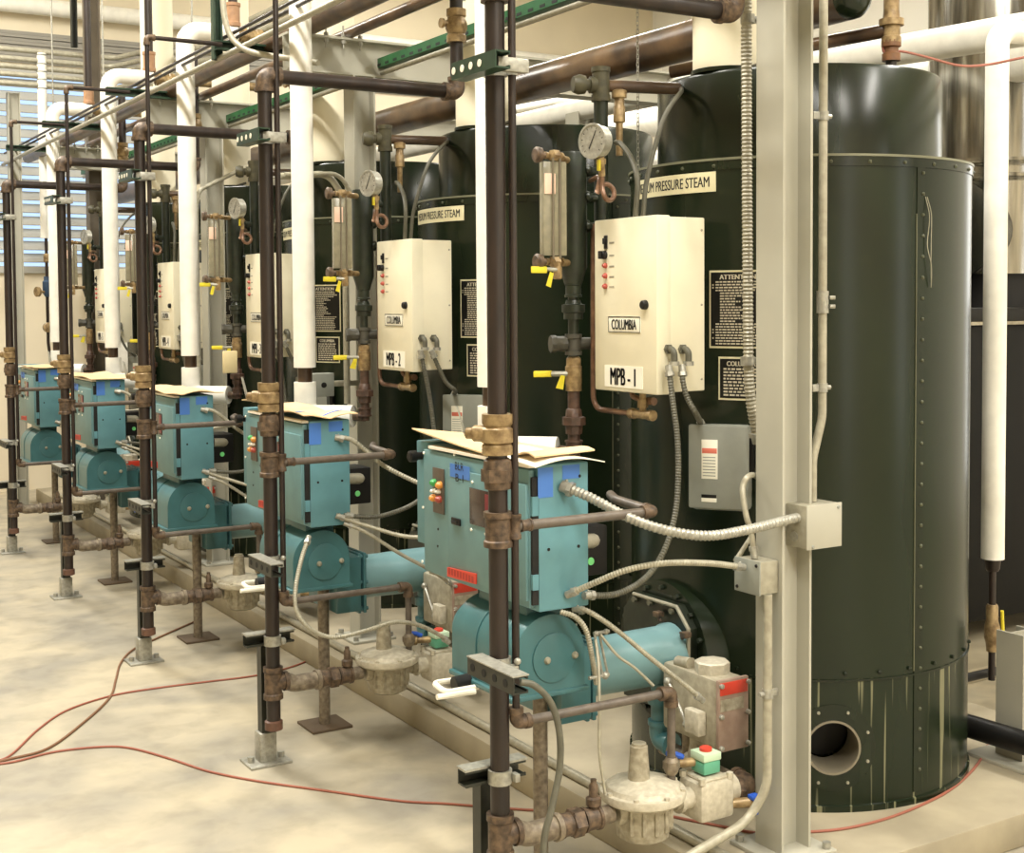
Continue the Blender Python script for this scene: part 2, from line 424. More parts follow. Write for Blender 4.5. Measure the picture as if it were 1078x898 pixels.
# steam sign
b = MB(); curved(b, -66, -25.4, 1.922, 1.981, BR+.001, BR+.004, 14); sg = b.put('steam_sign', LABEL, boiler)
am = (-66-25.4)/2
lettering('MEDIUM PRESSURE STEAM', .345, .031, lambda u, v: bpt(am+math.degrees(u/BR), 1.952+v, BR+.0046), TXT, sg, .0012)
# warning plates
def plate(p0, p1, z0, z1, head, rows, name):
    b = MB(); curved(b, p0, p1, z0, z1, BR+.001, BR+.004, 6); o = b.put(name, LABEL, boiler)
    e = .55; b = MB(); curved(b, p0+e, p1-e, z0+.006, z1-.006, BR+.002, BR+.0048, 6); f = b.put('plate_field', BLACK, o)
    mid = (p0+p1)/2; hw = (p1-p0)/2
    lettering(head, math.radians(hw*1.25)*BR, .014, lambda u, v: bpt(mid+math.degrees(u/BR), z1-.02+v, BR+.0054), WTXT, f, .002)
    q = []
    for (v0, v1, a, c) in rows: q.append((math.radians(-hw+a*2*hw)*BR, z0+(z1-z0)*v0, math.radians(-hw+c*2*hw)*BR, z0+(z1-z0)*v1))
    quads(lambda u, v: bpt(mid+math.degrees(u/BR), v, BR+.0056), q, 'printed_lines', WTXT, f, 4)
R = random.Random(3); rows = []
v = .86
while v > .06:
    inner = .32 < v < .72
    a = .2 if inner else .12; L = R.uniform(.25, .5) if inner else R.uniform(.66, .8)
    x = a
    while x < a+L:
        wd = R.uniform(.03, .08); rows.append((v-.018, v, x, min(x+wd, a+L))); x += wd+.014
    if not inner and R.random() < .5: rows.append((v-.02, v, .06, .085))
    v -= .036
plate(-27.6, -8.6, 1.459, 1.689, 'ATTENTION', rows, 'warning_plate')
rows = []
v = .74
while v > .08:
    x = .12
    while x < .84:
        wd = R.uniform(.04, .12); rows.append((v-.04, v, x, min(.88, x+wd))); x += wd+.025
    v -= .075
plate(-24.4, -9.4, 1.306, 1.434, 'COLUMBIA', rows, 'rating_plate')
# burner mounting flange on the side that faces the aisle
FY, FZ = 3.25, .515
b = MB().cyl((2.47, FY, FZ), (2.60, FY, FZ), .222, seg=48); fl = b.put('burner_flange', GREEN, boiler)
b = MB()
for i in range(16):
    t = 2*math.pi*i/16; b.hexa((2.458, FY+.203*math.cos(t), FZ+.203*math.sin(t)), (2.47, FY+.203*math.cos(t), FZ+.203*math.sin(t)), .008)
b.put('bolt_circle', GREEN2, fl)
c = .17; k = .06
b = MB().prism([(2.445, FY-c, FZ-c), (2.445, FY+c, FZ-c), (2.445, FY+c, FZ+c-k), (2.445, FY+c-k, FZ+c), (2.445, FY-c+k, FZ+c), (2.445, FY-c, FZ+c-k)], (.026, 0, 0))
fp = b.put('burner_plate', GREEN2, boiler)
b = MB().tube([(2.44, FY-c+.004, FZ-.05), (2.44, FY-c+.004, FZ+c-k), (2.44, FY-c+k, FZ+c-.004), (2.44, FY+c-k, FZ+c-.004)], .006, 8); b.put('plate_edging', COND, fp)
b = MB()
for q in [(-.14, .09), (-.09, .15), (.02, .155), (-.15, -.03), (.1, .15)]: b.hexa((2.43, FY+q[0], FZ+q[1]), (2.446, FY+q[0], FZ+q[1]), .009)
b.put('bolt_circle', mat('bolt_olive', (96, 94, 78), .4), fp)
row(boiler, 'dark green vertical boiler with steam sign, the %s in the row')
# ------------------------------------------------------------------ control boxes
def face_x(X):               # a face that looks at the aisle (-X): u right in the photo is -Y
    return lambda y0, z0: (lambda u, v: V((X, y0-u, z0+v)))
BX0, BX1, BY0, BY1, BZ0, BZ1 = 2.271, 2.446, 3.012, 3.324, 1.333, 1.843
def control_box(k):
    dy = S*k
    cb = thing('control_box', ['largest cream control box, with lamps and conduit elbows, marked MPB - 1', 'cream control box marked MPB - 2 behind the white riser', 'cream control box half hidden by the second gas pipe', 'narrow cream control box beside the third white riser', 'smallest cream control box, split by the fourth white riser'][k], 'control box', (2.36, 3.168+dy, BZ0), 'cream control boxes on the boilers')
    def pp(name, mb, m, par): 
        return mb.put(name, m, par)
    y0, y1 = BY0+dy, BY1+dy
    pp('body', MB().box((BX0+.012, y0+.002, BZ0+.006), (BX1, y1-.002, BZ1-.004), .004), CREAM, cb)
    d = pp('cover', MB().box((BX0, y0, BZ0), (BX0+.05, y1, BZ1), .005), CREAM2, cb)
    b = MB()
    for z in (BZ0+.04, (BZ0+BZ1)/2, BZ1-.04): b.lathe((BX1-.012, y0+.003, z), (0, -1, 0), [(0, .004), (.003, .003)], 8)
    pp('screws', b, CASTD, cb)
    def fy(px, py):
        p = A(px, py, 'X', BX0); return p+V((0, dy, 0))
    p = fy(638, 255); pp('toggle_switch', MB().box((p.x-.004, p.y-.008, p.z-.02), (p.x+.002, p.y+.008, p.z+.02), .002).box((p.x-.012, p.y-.004, p.z-.006), (p.x, p.y+.004, p.z+.012), .002), BLACK, cb)
    p = fy(637, 268.5); pp('selector_knob', MB().lathe(p, (-1, 0, 0), [(0, .013), (.012, .012), (.014, .010)], 14).box((p.x-.024, p.y-.004, p.z-.012), (p.x-.01, p.y+.004, p.z+.012), .002), BLACK, cb)
    for py in (279.6, 290.5, 301.5):
        p = fy(637.8, py); l = pp('indicator_lamp', MB().lathe(p, (-1, 0, 0), [(0, .0085), (.006, .008), (.012, .004)], 12), REDL, cb)
    qs = []
    for py in (255.5, 269, 280.5, 291.5, 302):
        p = fy(644, py); qs.append((p.y-dy-.012, p.z-.0025, p.y-dy+.012, p.z+.0025))
    b = MB()
    for (a, z0, c, z1) in qs: b.box((BX0-.0008, a+dy, z0), (BX0+.001, c+dy, z1))
    pp('lamp_captions', b, COND, cb)
    p = fy(679.7, 321); pp('latch', MB().lathe(p, (-1, 0, 0), [(0, .014), (.012, .013), (.015, .010)], 16), BLACK, cb)
    a, c = fy(641, 333), fy(674.5, 350.5)
    pl = pp('maker_plate', MB().box((BX0-.002, c.y, c.z), (BX0+.001, a.y, a.z), .0006), STICK, cb)
    fn = face_x(BX0-.0032)((a.y+c.y)/2, (a.z+c.z)/2)
    lettering('COLUMBIA', .125, .030, fn, TXT, pl, .0018)
    W2, H2 = (a.y-c.y)/2, (a.z-c.z)/2
    quads(face_x(BX0-.0028)((a.y+c.y)/2, (a.z+c.z)/2), [(-W2, H2-.003, W2, H2), (-W2, -H2, W2, -H2+.002), (-W2, -H2, -W2+.002, H2), (W2-.002, -H2, W2, H2)], 'plate_border', TXT, pl)
    a, c = fy(637, 384), fy(677, 410)
    st = pp('number_sticker', MB().box((BX0-.0015, c.y, c.z), (BX0+.001, a.y, a.z)), STICK, cb)
    lettering('MPB - %d' % (k+1), .128, .050, face_x(BX0-.0024)((a.y+c.y)/2+.002, (a.z+c.z)/2), TXT, st, .004)
    for px in (703, 718):      # conduit elbows on the side that faces the camera
        q = A(px, 372, 'Y', BY0)+V((0, dy, 0))
        e = pp('conduit_elbow', MB().tube([q+V((0, .004, .012)), q+V((0, -.03, .012)), q+V((0, -.03, -.028))], .0095, 10, .022).lathe(q+V((0, 0, .012)), (0, -1, 0), [(0, .015), (.008, .015)], 6), SEAL, cb)
        pp('locknut', MB().hexa(q+V((0, -.03, -.034)), q+V((0, -.03, -.022)), .015), GALV, e)
    return cb
for k in range(5): control_box(k)
# ------------------------------------------------------------------ burners
CX0, CX1, CY0, CY1 = 1.778, 1.955, 2.893, 3.512
CZ0, CZ1 = .795, 1.178
bu = thing('burner', 'blue gas burner with control cabinet and red name strip, front of the MPB - 1 boiler', 'burner', (1.9, 3.2, .5), 'blue gas burners')
cab = MB().box((CX0+.022, CY0, CZ0), (CX1, CY1, CZ1), .004).put('cabinet', BLUE, bu)
b = MB().box((CX0, CY0+.012, CZ0+.012), (CX0+.018, CY1-.01, CZ1-.012), .003); door = b.put('cabinet_door', BLUEP, bu)
zt = A(545, 497, 'X', CX0).z; yb = A(474, 486, 'X', CX0).y
b = MB().box((CX0-.008, CY0+.016, CZ0+.03), (CX0+.002, yb, CZ1-.05), .002); b.put('raised_panel', BLUEP, door)
MB().box((CX0+.004, CY0+.002, CZ0+.02), (CX0+.03, CY0+.010, CZ1-.03)).put('door_gap', DARK, door)
b = MB().box((CX0+.002, CY0-.002, CZ0+.06), (CX0+.02, CY0+.008, CZ0+.10)); b.put('hinge', BLUE, door)
MB().box((CX0+.002, CY0-.002, CZ1-.13), (CX0+.02, CY0+.008, CZ1-.08)).put('hinge', BLUE, door)
b = MB().box((CX0-.004, CY0+.006, CZ1-.006), (CX0+.02, CY1-.05, CZ1+.002)); b.put('worn_top_edge', PAPER, door)
MB().box((CX0+.02, CY1, A(445, 575, 'X', CX0).z), (CX1+.02, CY1+.075, CZ1+.006), .004).put('side_enclosure', BLUE, bu)
q = A(437, 480, 'X', CX0); MB().lathe(V((CX0+.022, CY1+.04, q.z)), (-1, 0, 0), [(0, .012), (.02, .012), (.022, .017), (.042, .017), (.046, .012)], 14).put('side_knob', BLACK, bu)
XP = CX0-.008
def fq(px, py, X=XP): return A(px, py, 'X', X)
a, c = fq(456.5, 491.5, CX0), fq(468.5, 542, CX0)
lp = MB().box((CX0-.004, c.y, c.z), (CX0, a.y, a.z), .001).put('lamp_panel', mat('panel_brown', (86, 76, 66), .4), door)
for px, py, m, nm in [(457.8, 508, GRL, 'green'), (463.9, 510.6, ORL, 'amber'), (457.2, 524, ORL, 'amber'), (463.4, 525.5, REDL, 'red'), (458, 516.5, STICK, 'white'), (463, 517.5, STICK, 'white')]:
    p = fq(px, py, CX0-.004); r = .011 if nm != 'white' else .006
    MB().lathe(p, (-1, 0, 0), [(0, r), (.008, r), (.016, r*.5)], 12).put('indicator_lamp', m, lp, nm+' lamp')
a, c = fq(476.5, 544), fq(485.5, 554); MB().box((XP-.006, c.y, c.z), (XP, a.y, a.z), .002).box((XP-.012, c.y+.01, c.z+.012), (XP-.006, a.y-.01, a.z-.012), .001).put('rocker_switch', BLACK, door)
a, c = fq(495, 513), fq(519, 558); wn = MB().box((XP-.003, c.y, c.z), (XP, a.y, a.z), .001).put('viewing_window', mat('dark_window', (62, 48, 44), .15), door)
MB().box((XP-.005, c.y+.004, c.z+.01), (XP-.003, c.y+.035, a.z-.008)).put('window_label', mat('window_red', (120, 30, 44), .3), wn)
for px, py, X in [(497.5, 507.5, XP), (512, 511, XP), (496.5, 557.5, XP), (511.5, 562, XP), (446.5, 476.8, CX0), (445.7, 534, CX0), (445, 591, CX0), (478.6, 478.4, CX0)]: MB().lathe(fq(px, py, X), (-1, 0, 0), [(0, .0045), (.003, .004)], 8).put('screw', STICK, door)
b = MB()
for px, py in [(461.4, 557), (461, 575)]: b.lathe(fq(px, py), (-1, 0, 0), [(0, .004), (.0015, .004)], 8)
b.put('lock_holes', BLACK, door)
b = MB(); a, c = fq(472, 597), fq(502, 616)
fr = MB().prism([(XP, fq(472, 597).y, fq(472, 597).z), (XP, fq(502, 604).y, fq(502, 604).z), (XP, fq(502, 615).y, fq(502, 615).z), (XP, fq(472, 606.5).y, fq(472, 606.5).z)], (-.004, 0, 0)).put('name_strip', RED, door)
ym, zm = (a.y+fq(502, 604).y)/2, (fq(472, 602).z+fq(502, 609).z)/2
quads(face_x(XP-.0046)(ym, zm), [(-.075+i*.017, -.009, -.064+i*.017, .009) for i in range(9)], 'worn_letters', mat('strip_dark_red', (168, 48, 38), .5), fr)
a, c = fq(474, 487.5), fq(494.5, 506)
tp = MB().box((XP-.0012, c.y, c.z), (XP, a.y, a.z)).put('tape_label', TAPE, door)
lettering('BLR', .05, .022, face_x(XP-.002)((a.y+c.y)/2, (a.z+c.z)/2+.015), TXT, tp, 0, 'handwriting')
lettering('B-1', .045, .022, face_x(XP-.002)((a.y+c.y)/2, (a.z+c.z)/2-.018), TXT, tp, 0, 'handwriting')
b = MB()
for x0, y0, x1, y1 in [(566, 493, 582, 523), (592, 490, 610, 503)]:
    a, c = A(x0, y0, 'Y', CY0), A(x1, y1, 'Y', CY0); b.box((a.x, CY0-.0012, c.z), (c.x, CY0, a.z))
b.put('tape_strip', TAPE, cab)
b = MB()
for px, py in [(610, 501), (577.5, 578.5), (609, 575)]: b.lathe(A(px, py, 'Y', CY0), (0, -1, 0), [(0, .0045), (.0015, .0045)], 8)
b.put('knockouts', BLACK, cab)
# fan housing
HX0, HX1, HY0, HY1 = 1.745, 1.965, 2.93, 3.27
hz0 = A(582, 733, 'Y', HY0).z; hc = (HX0+HX1)/2; hr = (HX1-HX0)/2; ztop = A(585, 646, 'Y', HY0).z; hz = ztop-hr
def dpoly(r, zc, zb, y, n=22):
    return [(hc-r, y, zb)]+[(hc-r*math.cos(math.pi*i/n), y, zc+r*math.sin(math.pi*i/n)) for i in range(n+1)]+[(hc+r, y, zb)]
b = MB().prism(dpoly(hr, hz, hz0+.012, HY0), (0, HY1-HY0, 0)).prism(dpoly(hr+.003, hz, hz0, HY0+.2), (0, .008, 0)).box((HX0-.012, HY0-.004, hz0), (HX1+.012, HY1, hz0+.014), .003)
ho = b.put('fan_housing', TEAL, bu)
pc = A(583, 692, 'Y', HY0); pr_ = .066
fc = MB().lathe(pc, (0, -1, 0), [(0, pr_), (.004, pr_), (.005, pr_-.004), (.005, .001)], 40).put('access_cover', TEAL, ho)
for px, py in [(575, 695), (604, 689)]: MB().lathe(A(px, py, 'Y', HY0)+V((0, -.004, 0)), (0, -1, 0), [(0, .010), (.004, .010), (.010, .006), (.011, .002)], 12).put('cover_bolt', COND, fc)
MB().lathe((hc, HY1, hz), (0, 1, 0), [(0, .085), (.02, .085), (.06, .078), (.07, .06), (.07, .01)], 28).put('blower_motor', TEAL, bu)
b = MB().box((HX0+.03, HY0+.05, hz0-.002), (HX1-.03, HY1-.05, hz0+.001)); b.put('base_plate', BLACK, bu)
MB().box((HX0+.07, HY0+.05, ztop-.03), (HX1-.04, HY1-.03, CZ0+.004), .004).put('neck', TEAL, bu)
TY, TZ, TR = 3.17, .535, .082
b = MB().box((HX1-.01, TY-.14, TZ-.10), (HX1+.09, TY+.14, TZ+.11), .006); b.put('air_box', TEAL, bu)
b = MB().box((HX1+.09, TY-.115, TZ-.115), (HX1+.102, TY+.115, TZ+.115), .003).box((HX1+.112, TY-.115, TZ-.115), (HX1+.124, TY+.115, TZ+.115), .003)
for i in (-1, 1):
    for j in (-1, 0, 1): b.hexa((HX1+.08, TY+i*.1, TZ+j*.1), (HX1+.134, TY+i*.1, TZ+j*.1), .008)
b.put('joint_flange', TEAL, bu)
bt = MB().lathe((HX1+.12, TY, TZ), (1, 0, 0), [(0, TR), (.26, TR+.004), (.33, TR+.004), (.34, TR+.010), (.358, TR+.010), (.358, .01)], 36).put('blast_tube', mat('tube_blue', (122, 160, 164), .35, nscale=9, namt=.06), bu)
for t in (40, 110):
    r = math.radians(t); p = V((HX1+.46, TY-math.cos(r)*(TR+.016), TZ+math.sin(r)*(TR+.016))); q = V((0, -math.cos(r), math.sin(r)))
    MB().cyl(p, p+q*.022, .006, seg=8).box(p+q*.022-V((.013, .013, .008)), p+q*.022+V((.013, .013, .008)), .002).put('clamp_lug', FIT, bt)
# ignition box with a green dot behind the cabinet
ib = MB().box((CX1, 2.985, .85), (CX1+.125, 3.12, .985), .005).put('ignition_box', BLACK, bu)
MB().lathe(A(622, 591, 'Y', 2.985), (0, -1, 0), [(0, .011), (.002, .010)], 16).put('round_sticker', GRD, ib)
b = MB().lathe(A(608, 570, 'Y', 2.99), (1, 0, -.05), [(0, .021), (.05, .021), (.062, .016), (.07, .006)], 14); b.put('cable_gland', COND, bu)
burners = row(bu, 'blue gas burner with control cabinet in front of the %s')
# ------------------------------------------------------------------ cardboard on the cabinets
def sheet(fn, nu, nv, t=.004):
    b = MB(); top = [[fn(i/nu, j/nv) for j in range(nv+1)] for i in range(nu+1)]
    vt = [[b.bm.verts.new(p) for p in r] for r in top]; vb = [[b.bm.verts.new(p-V((0, 0, t))) for p in r] for r in top]
    for i in range(nu):
        for j in range(nv):
            b.bm.faces.new((vt[i][j], vt[i+1][j], vt[i+1][j+1], vt[i][j+1])); b.bm.faces.new((vb[i][j], vb[i][j+1], vb[i+1][j+1], vb[i+1][j]))
    for i in range(nu): b.bm.faces.new((vt[i][0], vb[i][0], vb[i+1][0], vt[i+1][0])); b.bm.faces.new((vt[i][nv], vt[i+1][nv], vb[i+1][nv], vb[i][nv]))
    for j in range(nv): b.bm.faces.new((vt[0][j], vt[0][j+1], vb[0][j+1], vb[0][j])); b.bm.faces.new((vt[nu][j], vb[nu][j], vb[nu][j+1], vt[nu][j+1]))
    return b
def fnA(u, v):                     # u along +Y (away), v along +X
    y = 2.87+u*.70; x = 1.775+v*.185
    z = CZ1+.008+.055*max(0, u-.25)**1.3*(1-v)+.012*v+.028*math.exp(-((u-.06)/.1)**2)*(1-.3*v)
    return V((x, y, z))
sheet(fnA, 24, 10).top('cardboard_sheet', KRAFT, 'tan cardboard sheet curling up at its far corner on the first blue cabinet', 'cardboard', 'cardboard lying on the burner cabinets')
def fnB(u, v):
    x = 1.76+v*.215; y = 2.845+u*.28
    z = CZ1+.004+.016*math.sin(v*math.pi)+.02*u*(1-v)
    return V((x, y, z))
sheet(fnB, 8, 10, .003).top('paper_sheet', PAPER, 'white paper lying under the curled cardboard on the first cabinet', 'paper')
for k, lab in ((1, 'flat tan cardboard with a blue line on the second cabinet'), (2, 'flat cardboard lying on the third blue cabinet'), (3, 'torn dark-edged cardboard scraps on the fourth blue cabinet'), (4, 'thin cardboard lying on the last blue cabinet')):
    def fnC(u, v, k=k):
        x = 1.765+v*(.23 if k != 1 else .21); y = CY0+S*k-.03+u*(.64 if k != 4 else .5)
        return V((x, y, CZ1+.008+[0, .022, .02, .012, .008][k]*abs(math.sin(u*5+k)*math.sin(v*4+1.3*k))+(.03*u*(1-v) if k == 1 else 0)))
    o = sheet(fnC, 14, 6).top('cardboard_sheet', KRAFT, lab, 'cardboard', 'cardboard lying on the burner cabinets')
    if k == 1:
        b = MB()
        for i in range(8):
            p = [fnC(.10, v) for v in (i/8, (i+1)/8)]+[fnC(.125, v) for v in ((i+1)/8, i/8)]
            b.bm.faces.new([b.bm.verts.new(q+V((0, 0, .0012))) for q in p])
        b.put('pen_line', TAPE, o)
# ================================================================== steel frames and overhead pipework
def wsec(b, x, y, z0, z1, d=.105, f=.105, t=.008):
    b.box((x, y, z0), (x+t, y+f, z1)).box((x+d-t, y, z0), (x+d, y+f, z1)).box((x+t, y+f/2-t/2, z0), (x+d-t, y+f/2+t/2, z1)); return b
COLX = 2.4
COLY = [2.634, 5.365, 7.41, 10.15]
CLAB = ['grey steel column standing in front of the MPB - 1 boiler', 'grey steel column behind the second gas pipe, beside control box MPB - 2', 'grey steel column behind the third blue cabinet', 'brown-grey steel column last back, near the louvers']
for i, y in enumerate(COLY):
    t = thing('steel_column', CLAB[i], 'column', (COLX+.05, y+.05, .1), 'steel columns of the pipe frame'); t['kind'] = 'thing'
    wsec(MB(), COLX, y, .11, 4.4 if i == 3 else 2.59 if i else 3.2).put('shaft', mat('column_brown', (112, 102, 86), .5, nscale=8, namt=.1) if i == 3 else COLM, t)
    MB().box((COLX-.05, y-.05, .1), (COLX+.155, y+.155, .112), .002).put('base_plate', COLM, t)
    for dx in (-.03, .135):
        for dy in (-.03, .135): MB().hexa((COLX+dx, y+dy, .11), (COLX+dx, y+dy, .13), .012).put('anchor_bolt', GALV, t)
for i, y in ((1, COLY[1]), (2, COLY[2]), (3, COLY[3])):
    t = thing('cross_beam', 'grey steel cross beam %s' % ['', 'on top of the second column, carrying two pipes', 'on top of the third column', 'resting against the last column'][i], 'beam', (3.3, y+.05, 2.59), 'grey cross beams'); t['kind'] = 'thing'
    yy = y if i < 3 else y-.11
    b = MB().box((2.1, yy, 2.59), (4.6, yy+.105, 2.6)).box((2.1, yy, 2.74), (4.6, yy+.105, 2.75)).box((2.1, yy+.048, 2.6), (4.6, yy+.057, 2.74)); b.put('web_and_flanges', COLM, t)
    for x in (2.15, 2.28, 2.36, 2.44): MB().cyl((x, yy+.01, 2.70), (x, yy+.01, 2.80), .004, seg=8).hexa((x, yy+.01, 2.752), (x, yy+.01, 2.764), .01).hexa((x, yy+.01, 2.722), (x, yy+.01, 2.738), .01).put('u_bolt', GALV, t)
def along(name, x, z, r, y0, y1, m, lab, cat, seg=24, grp=None):
    return MB().cyl((x, y0, z), (x, y1, z), r, seg=seg).top(name, m, lab, cat, grp, origin=(x, y0, z-r))
# main steam header with dished end
hd = thing('steam_header', 'large rusty steam header running above the boilers, dished end beside the first column', 'pipe', (3, 2.98, 2.46))
MB().cyl((3, 3.0, 2.53), (3, 11.6, 2.53), .07, seg=32).put('pipe', RUST, hd)
MB().lathe((3, 3.0, 2.53), (0, -1, 0), [(0, .0705), (.02, .069), (.04, .058), (.052, .04), (.058, .015), (.059, .001)], 32).put('dished_cap', GREEN, hd)
b = MB()
for y in (5.0, 8.2): b.lathe((3, y, 2.53), (0, 1, 0), [(0, .07), (0, .0725), (.012, .0725), (.012, .07)], 32)
b.put('weld_bead', RUST, hd)
along('gas_header', 2.215, 2.792, .042, .6, 11.4, RUST, 'rusty brown overhead pipe lying on the aisle ends of the beams', 'pipe')
t = thing('return_pipe', 'thin rusty overhead pipe with couplings beside the thicker one on the beams', 'pipe', (2.40, 1, 2.75))
MB().cyl((2.40, .6, 2.776), (2.40, 11.4, 2.776), .024, seg=18).put('pipe', RUST, t)
for y in (4.35, 7.9): MB().lathe((2.40, y, 2.776), (0, 1, 0), [(0, .024), (0, .032), (.05, .032), (.05, .024)], 18).lathe((2.40, y+.05, 2.776), (0, 1, 0), [(0, .029), (.004, .029)], 18).put('coupling', RUST, t)
along('overhead_conduit', 1.985, 2.71, .0135, .6, 11.2, COND, 'cream overhead conduit strapped under the green hangers above the aisle', 'conduit', 14)
t = thing('sprinkler_rails', 'pair of thin dark overhead lines resting on the green hangers', 'pipe', (2.03, .6, 2.79))
for x in (2.0, 2.045): MB().cyl((x, .6, 2.80), (x, 11.2, 2.80), .008, seg=10).put('tube', PIPE, t)
# green strut along the columns with a conduit under it
t = thing('strut_rail', 'long dark green strut rail with slots running past the column tops', 'strut', (2.42, 2, 2.6))
dz = None
MB().channel((2.56, 1.2, 2.66), (2.56, 11.0, 2.66), .041, (1, 0, 0)).put('channel', mat('strut_bright_green', (30, 92, 48), .4, nscale=30, namt=.15), t)
b = MB()
for i in range(120): b.box((2.5385, 1.3+i*.08, 2.645), (2.5395, 1.335+i*.08, 2.656))
b.put('slot_marking', DARK, t)
MB().cyl((2.56, 1.2, 2.62), (2.56, 11, 2.62), .012, seg=12).top('conduit_run', COND, 'light grey conduit clipped beneath the long green strut rail', 'conduit', origin=(2.56, 1.2, 2.6))
b = MB()
for k, (y, x0, x1) in enumerate([(4.305, 1.95, 2.4), (5.85, 1.95, 2.36), (7.394, 1.85, 2.36), (8.938, 1.83, 2.25), (10.4, 1.87, 2.24)]):
    t = thing('hanger_bar', 'dark green hanger bar crossing under the overhead pipes, %s' % ['out over the second boiler', 'beside the third gas pipe', 'beside the fourth gas pipe', 'beside the last gas pipe', 'in front of the louvers'][k], 'hanger', (2.1, y, 2.73), 'green hanger bars')
    MB().channel((x0, y, 2.757), (x1, y, 2.757), .041, (0, -1, 0)).put('channel', STRUT, t)
    b = MB()
    b.channel((x0+.02, y+.043, 2.7), (x0+.02, y+.043, ZC), .041, (0, -1, 0)) if k in (1,) else b.cyl((x1-.03, y, 2.7), (x1-.03, y, ZC), .006, seg=8)
    b.put('drop_rod', STRUT if k == 1 else GALV, t)
# ================================================================== gas pipes (one at each burner)
PX, PY = 1.6, 2.757
ZE = 2.365
def fitting(b, p, d, L, r, flare=1.0):
    """banded coupling along d"""
    p = V(p); d = V(d).normalized()
    return b.lathe(p-d*L/2, d, [(0, r*1.12), (L*.16, r*1.12), (L*.2, r), (L*.8, r), (L*.84, r*1.12), (L, r*1.12)], 18)
def elbow(b, c, d0, d1, r, arm=.045):
    c = V(c); d0, d1 = V(d0).normalized(), V(d1).normalized()
    b.tube([c+d0*arm, c, c+d1*arm], r, 16, arm*.8)
    for d in (d0, d1): b.lathe(c+d*(arm-.004), d, [(0, r*1.0), (0, r*1.14), (.014, r*1.14), (.014, r*.9)], 16)
    return b
GR = .0238
gp = thing('gas_pipe', 'tall brown gas pipe with bronze cock, first one, crossing the first blue cabinet', 'pipe', (PX, PY, .13), 'gas pipes dropping to the burners')
P0 = V((PX, PY, 0))
MB().cyl(P0+V((0, 0, .16)), P0+V((0, 0, ZE-.03)), GR, seg=20).put('riser', PIPE, gp)
elbow(MB(), P0+V((0, 0, ZE)), (0, 0, -1), (1, 0, 0), GR*1.25).put('top_elbow', FIT, gp)
MB().cyl((PX+.03, PY, ZE), (2.31, PY, ZE), GR, seg=18).put('cross_pipe', PIPE, gp)
elbow(MB(), (2.335, PY, ZE), (-1, 0, 0), (0, 0, 1), GR*1.25).put('far_elbow', FIT, gp)
MB().cyl((2.335, PY, ZE+.03), (2.335, PY, 2.98), GR, seg=18).put('upper_riser', PIPE, gp)
v = MB().lathe((2.335, PY, 2.545), (0, 0, 1), [(0, .026), (0, .036), (.025, .036), (.03, .031), (.05, .040), (.07, .040), (.09, .031), (.095, .036), (.12, .036), (.12, .026)], 18).lathe((2.335, PY, 2.61), (-1, 0, 0), [(0, .012), (.05, .012), (.055, .018), (.065, .018)], 12).put('shutoff_valve', BRONZE, gp)
b = MB().lathe((PX, PY, 1.233), (0, 0, 1), [(0, .027), (0, .038), (.022, .038), (.027, .033), (.03, .039), (.062, .039), (.068, .033), (.075, .038), (.098, .038), (.098, .025)], 20)
cock = b.put('gas_cock', BRONZE, gp)
b = MB().lathe((PX-.02, PY+.012, 1.283), (-.6, .8, 0), [(0, .02), (.035, .02), (.04, .014), (.055, .014)], 14); b.put('cock_stem', BRONZE, cock)
p = V((PX-.052, PY+.055, 1.283)); MB().prism([p+V((.004, .012, -.006)), p+V((-.008, -.004, -.006)), p+V((-.012, .03, .065)), p+V((-.004, .038, .06))], (-.006, -.006, 0)).put('cock_lever', GALV, cock)
b = MB(); b.hexa((PX, PY, 1.168), (PX, PY, 1.198), .041).lathe((PX, PY, 1.198), (0, 0, 1), [(0, .036), (.02, .034), (.026, .028)], 18).lathe((PX, PY, 1.16), (0, 0, -1), [(-.01, .034), (.01, .032), (.012, .026)], 18)
b.put('union', FIT, gp)
b = MB(); fitting(b, (PX, PY, 1.052), (0, 0, 1), .085, .032); b.put('coupling', FIT, gp)
b = MB().lathe((PX, PY, .245), (0, 0, 1), [(0, .028), (0, .034), (.016, .034), (.02, .03), (.09, .03), (.094, .034), (.11, .034), (.11, .028)], 18).lathe((PX, PY, .30), (1, 0, 0), [(0, .029), (.036, .029), (.036, .034), (.05, .034), (.05, .02)], 18)
b.put('tee', FIT, gp)
MB().lathe((PX, PY, .135), (0, 0, 1), [(0, .022), (.004, .031), (.032, .031), (.036, .025)], 18).put('drip_cap', mat('cap_brown', (108, 76, 60), .5, nscale=40, namt=.2), gp)
# horizontal train pipe to the regulator
T0 = V((PX, 2.757, .30))
b = MB().tube([(PX+.045, PY, .30), (PX+.075, PY, .285), (PX+.16, PY, .285)], .029, 16, .03)
b.lathe((PX+.155, PY, .285), (1, 0, 0), [(0, .03), (0, .035), (.014, .035), (.014, .03)], 16); b.put('street_elbow', GREYP, gp)
b = MB().cyl((PX+.16, PY, .285), (1.93, PY, .285), .0235, seg=16); b.put('train_pipe', GREYP, gp)
b = MB(); b.hexa((PX+.205, PY, .285), (PX+.235, PY, .285), .037); fitting(b, (PX+.19, PY, .285), (1, 0, 0), .04, .029); fitting(b, (PX+.265, PY, .285), (1, 0, 0), .05, .029); b.put('train_union', FIT, gp)
b = MB().lathe((1.875, PY, .285), (0, 0, 1), [(0, .014), (.03, .014), (.034, .02), (.052, .02), (.056, .012), (.085, .012), (.09, .008), (.1, .008)], 12); b.put('test_plug', FIT, gp)
GL = 'brown gas pipe with bronze cock before the cabinet of the %s'
gps = row(gp, GL)
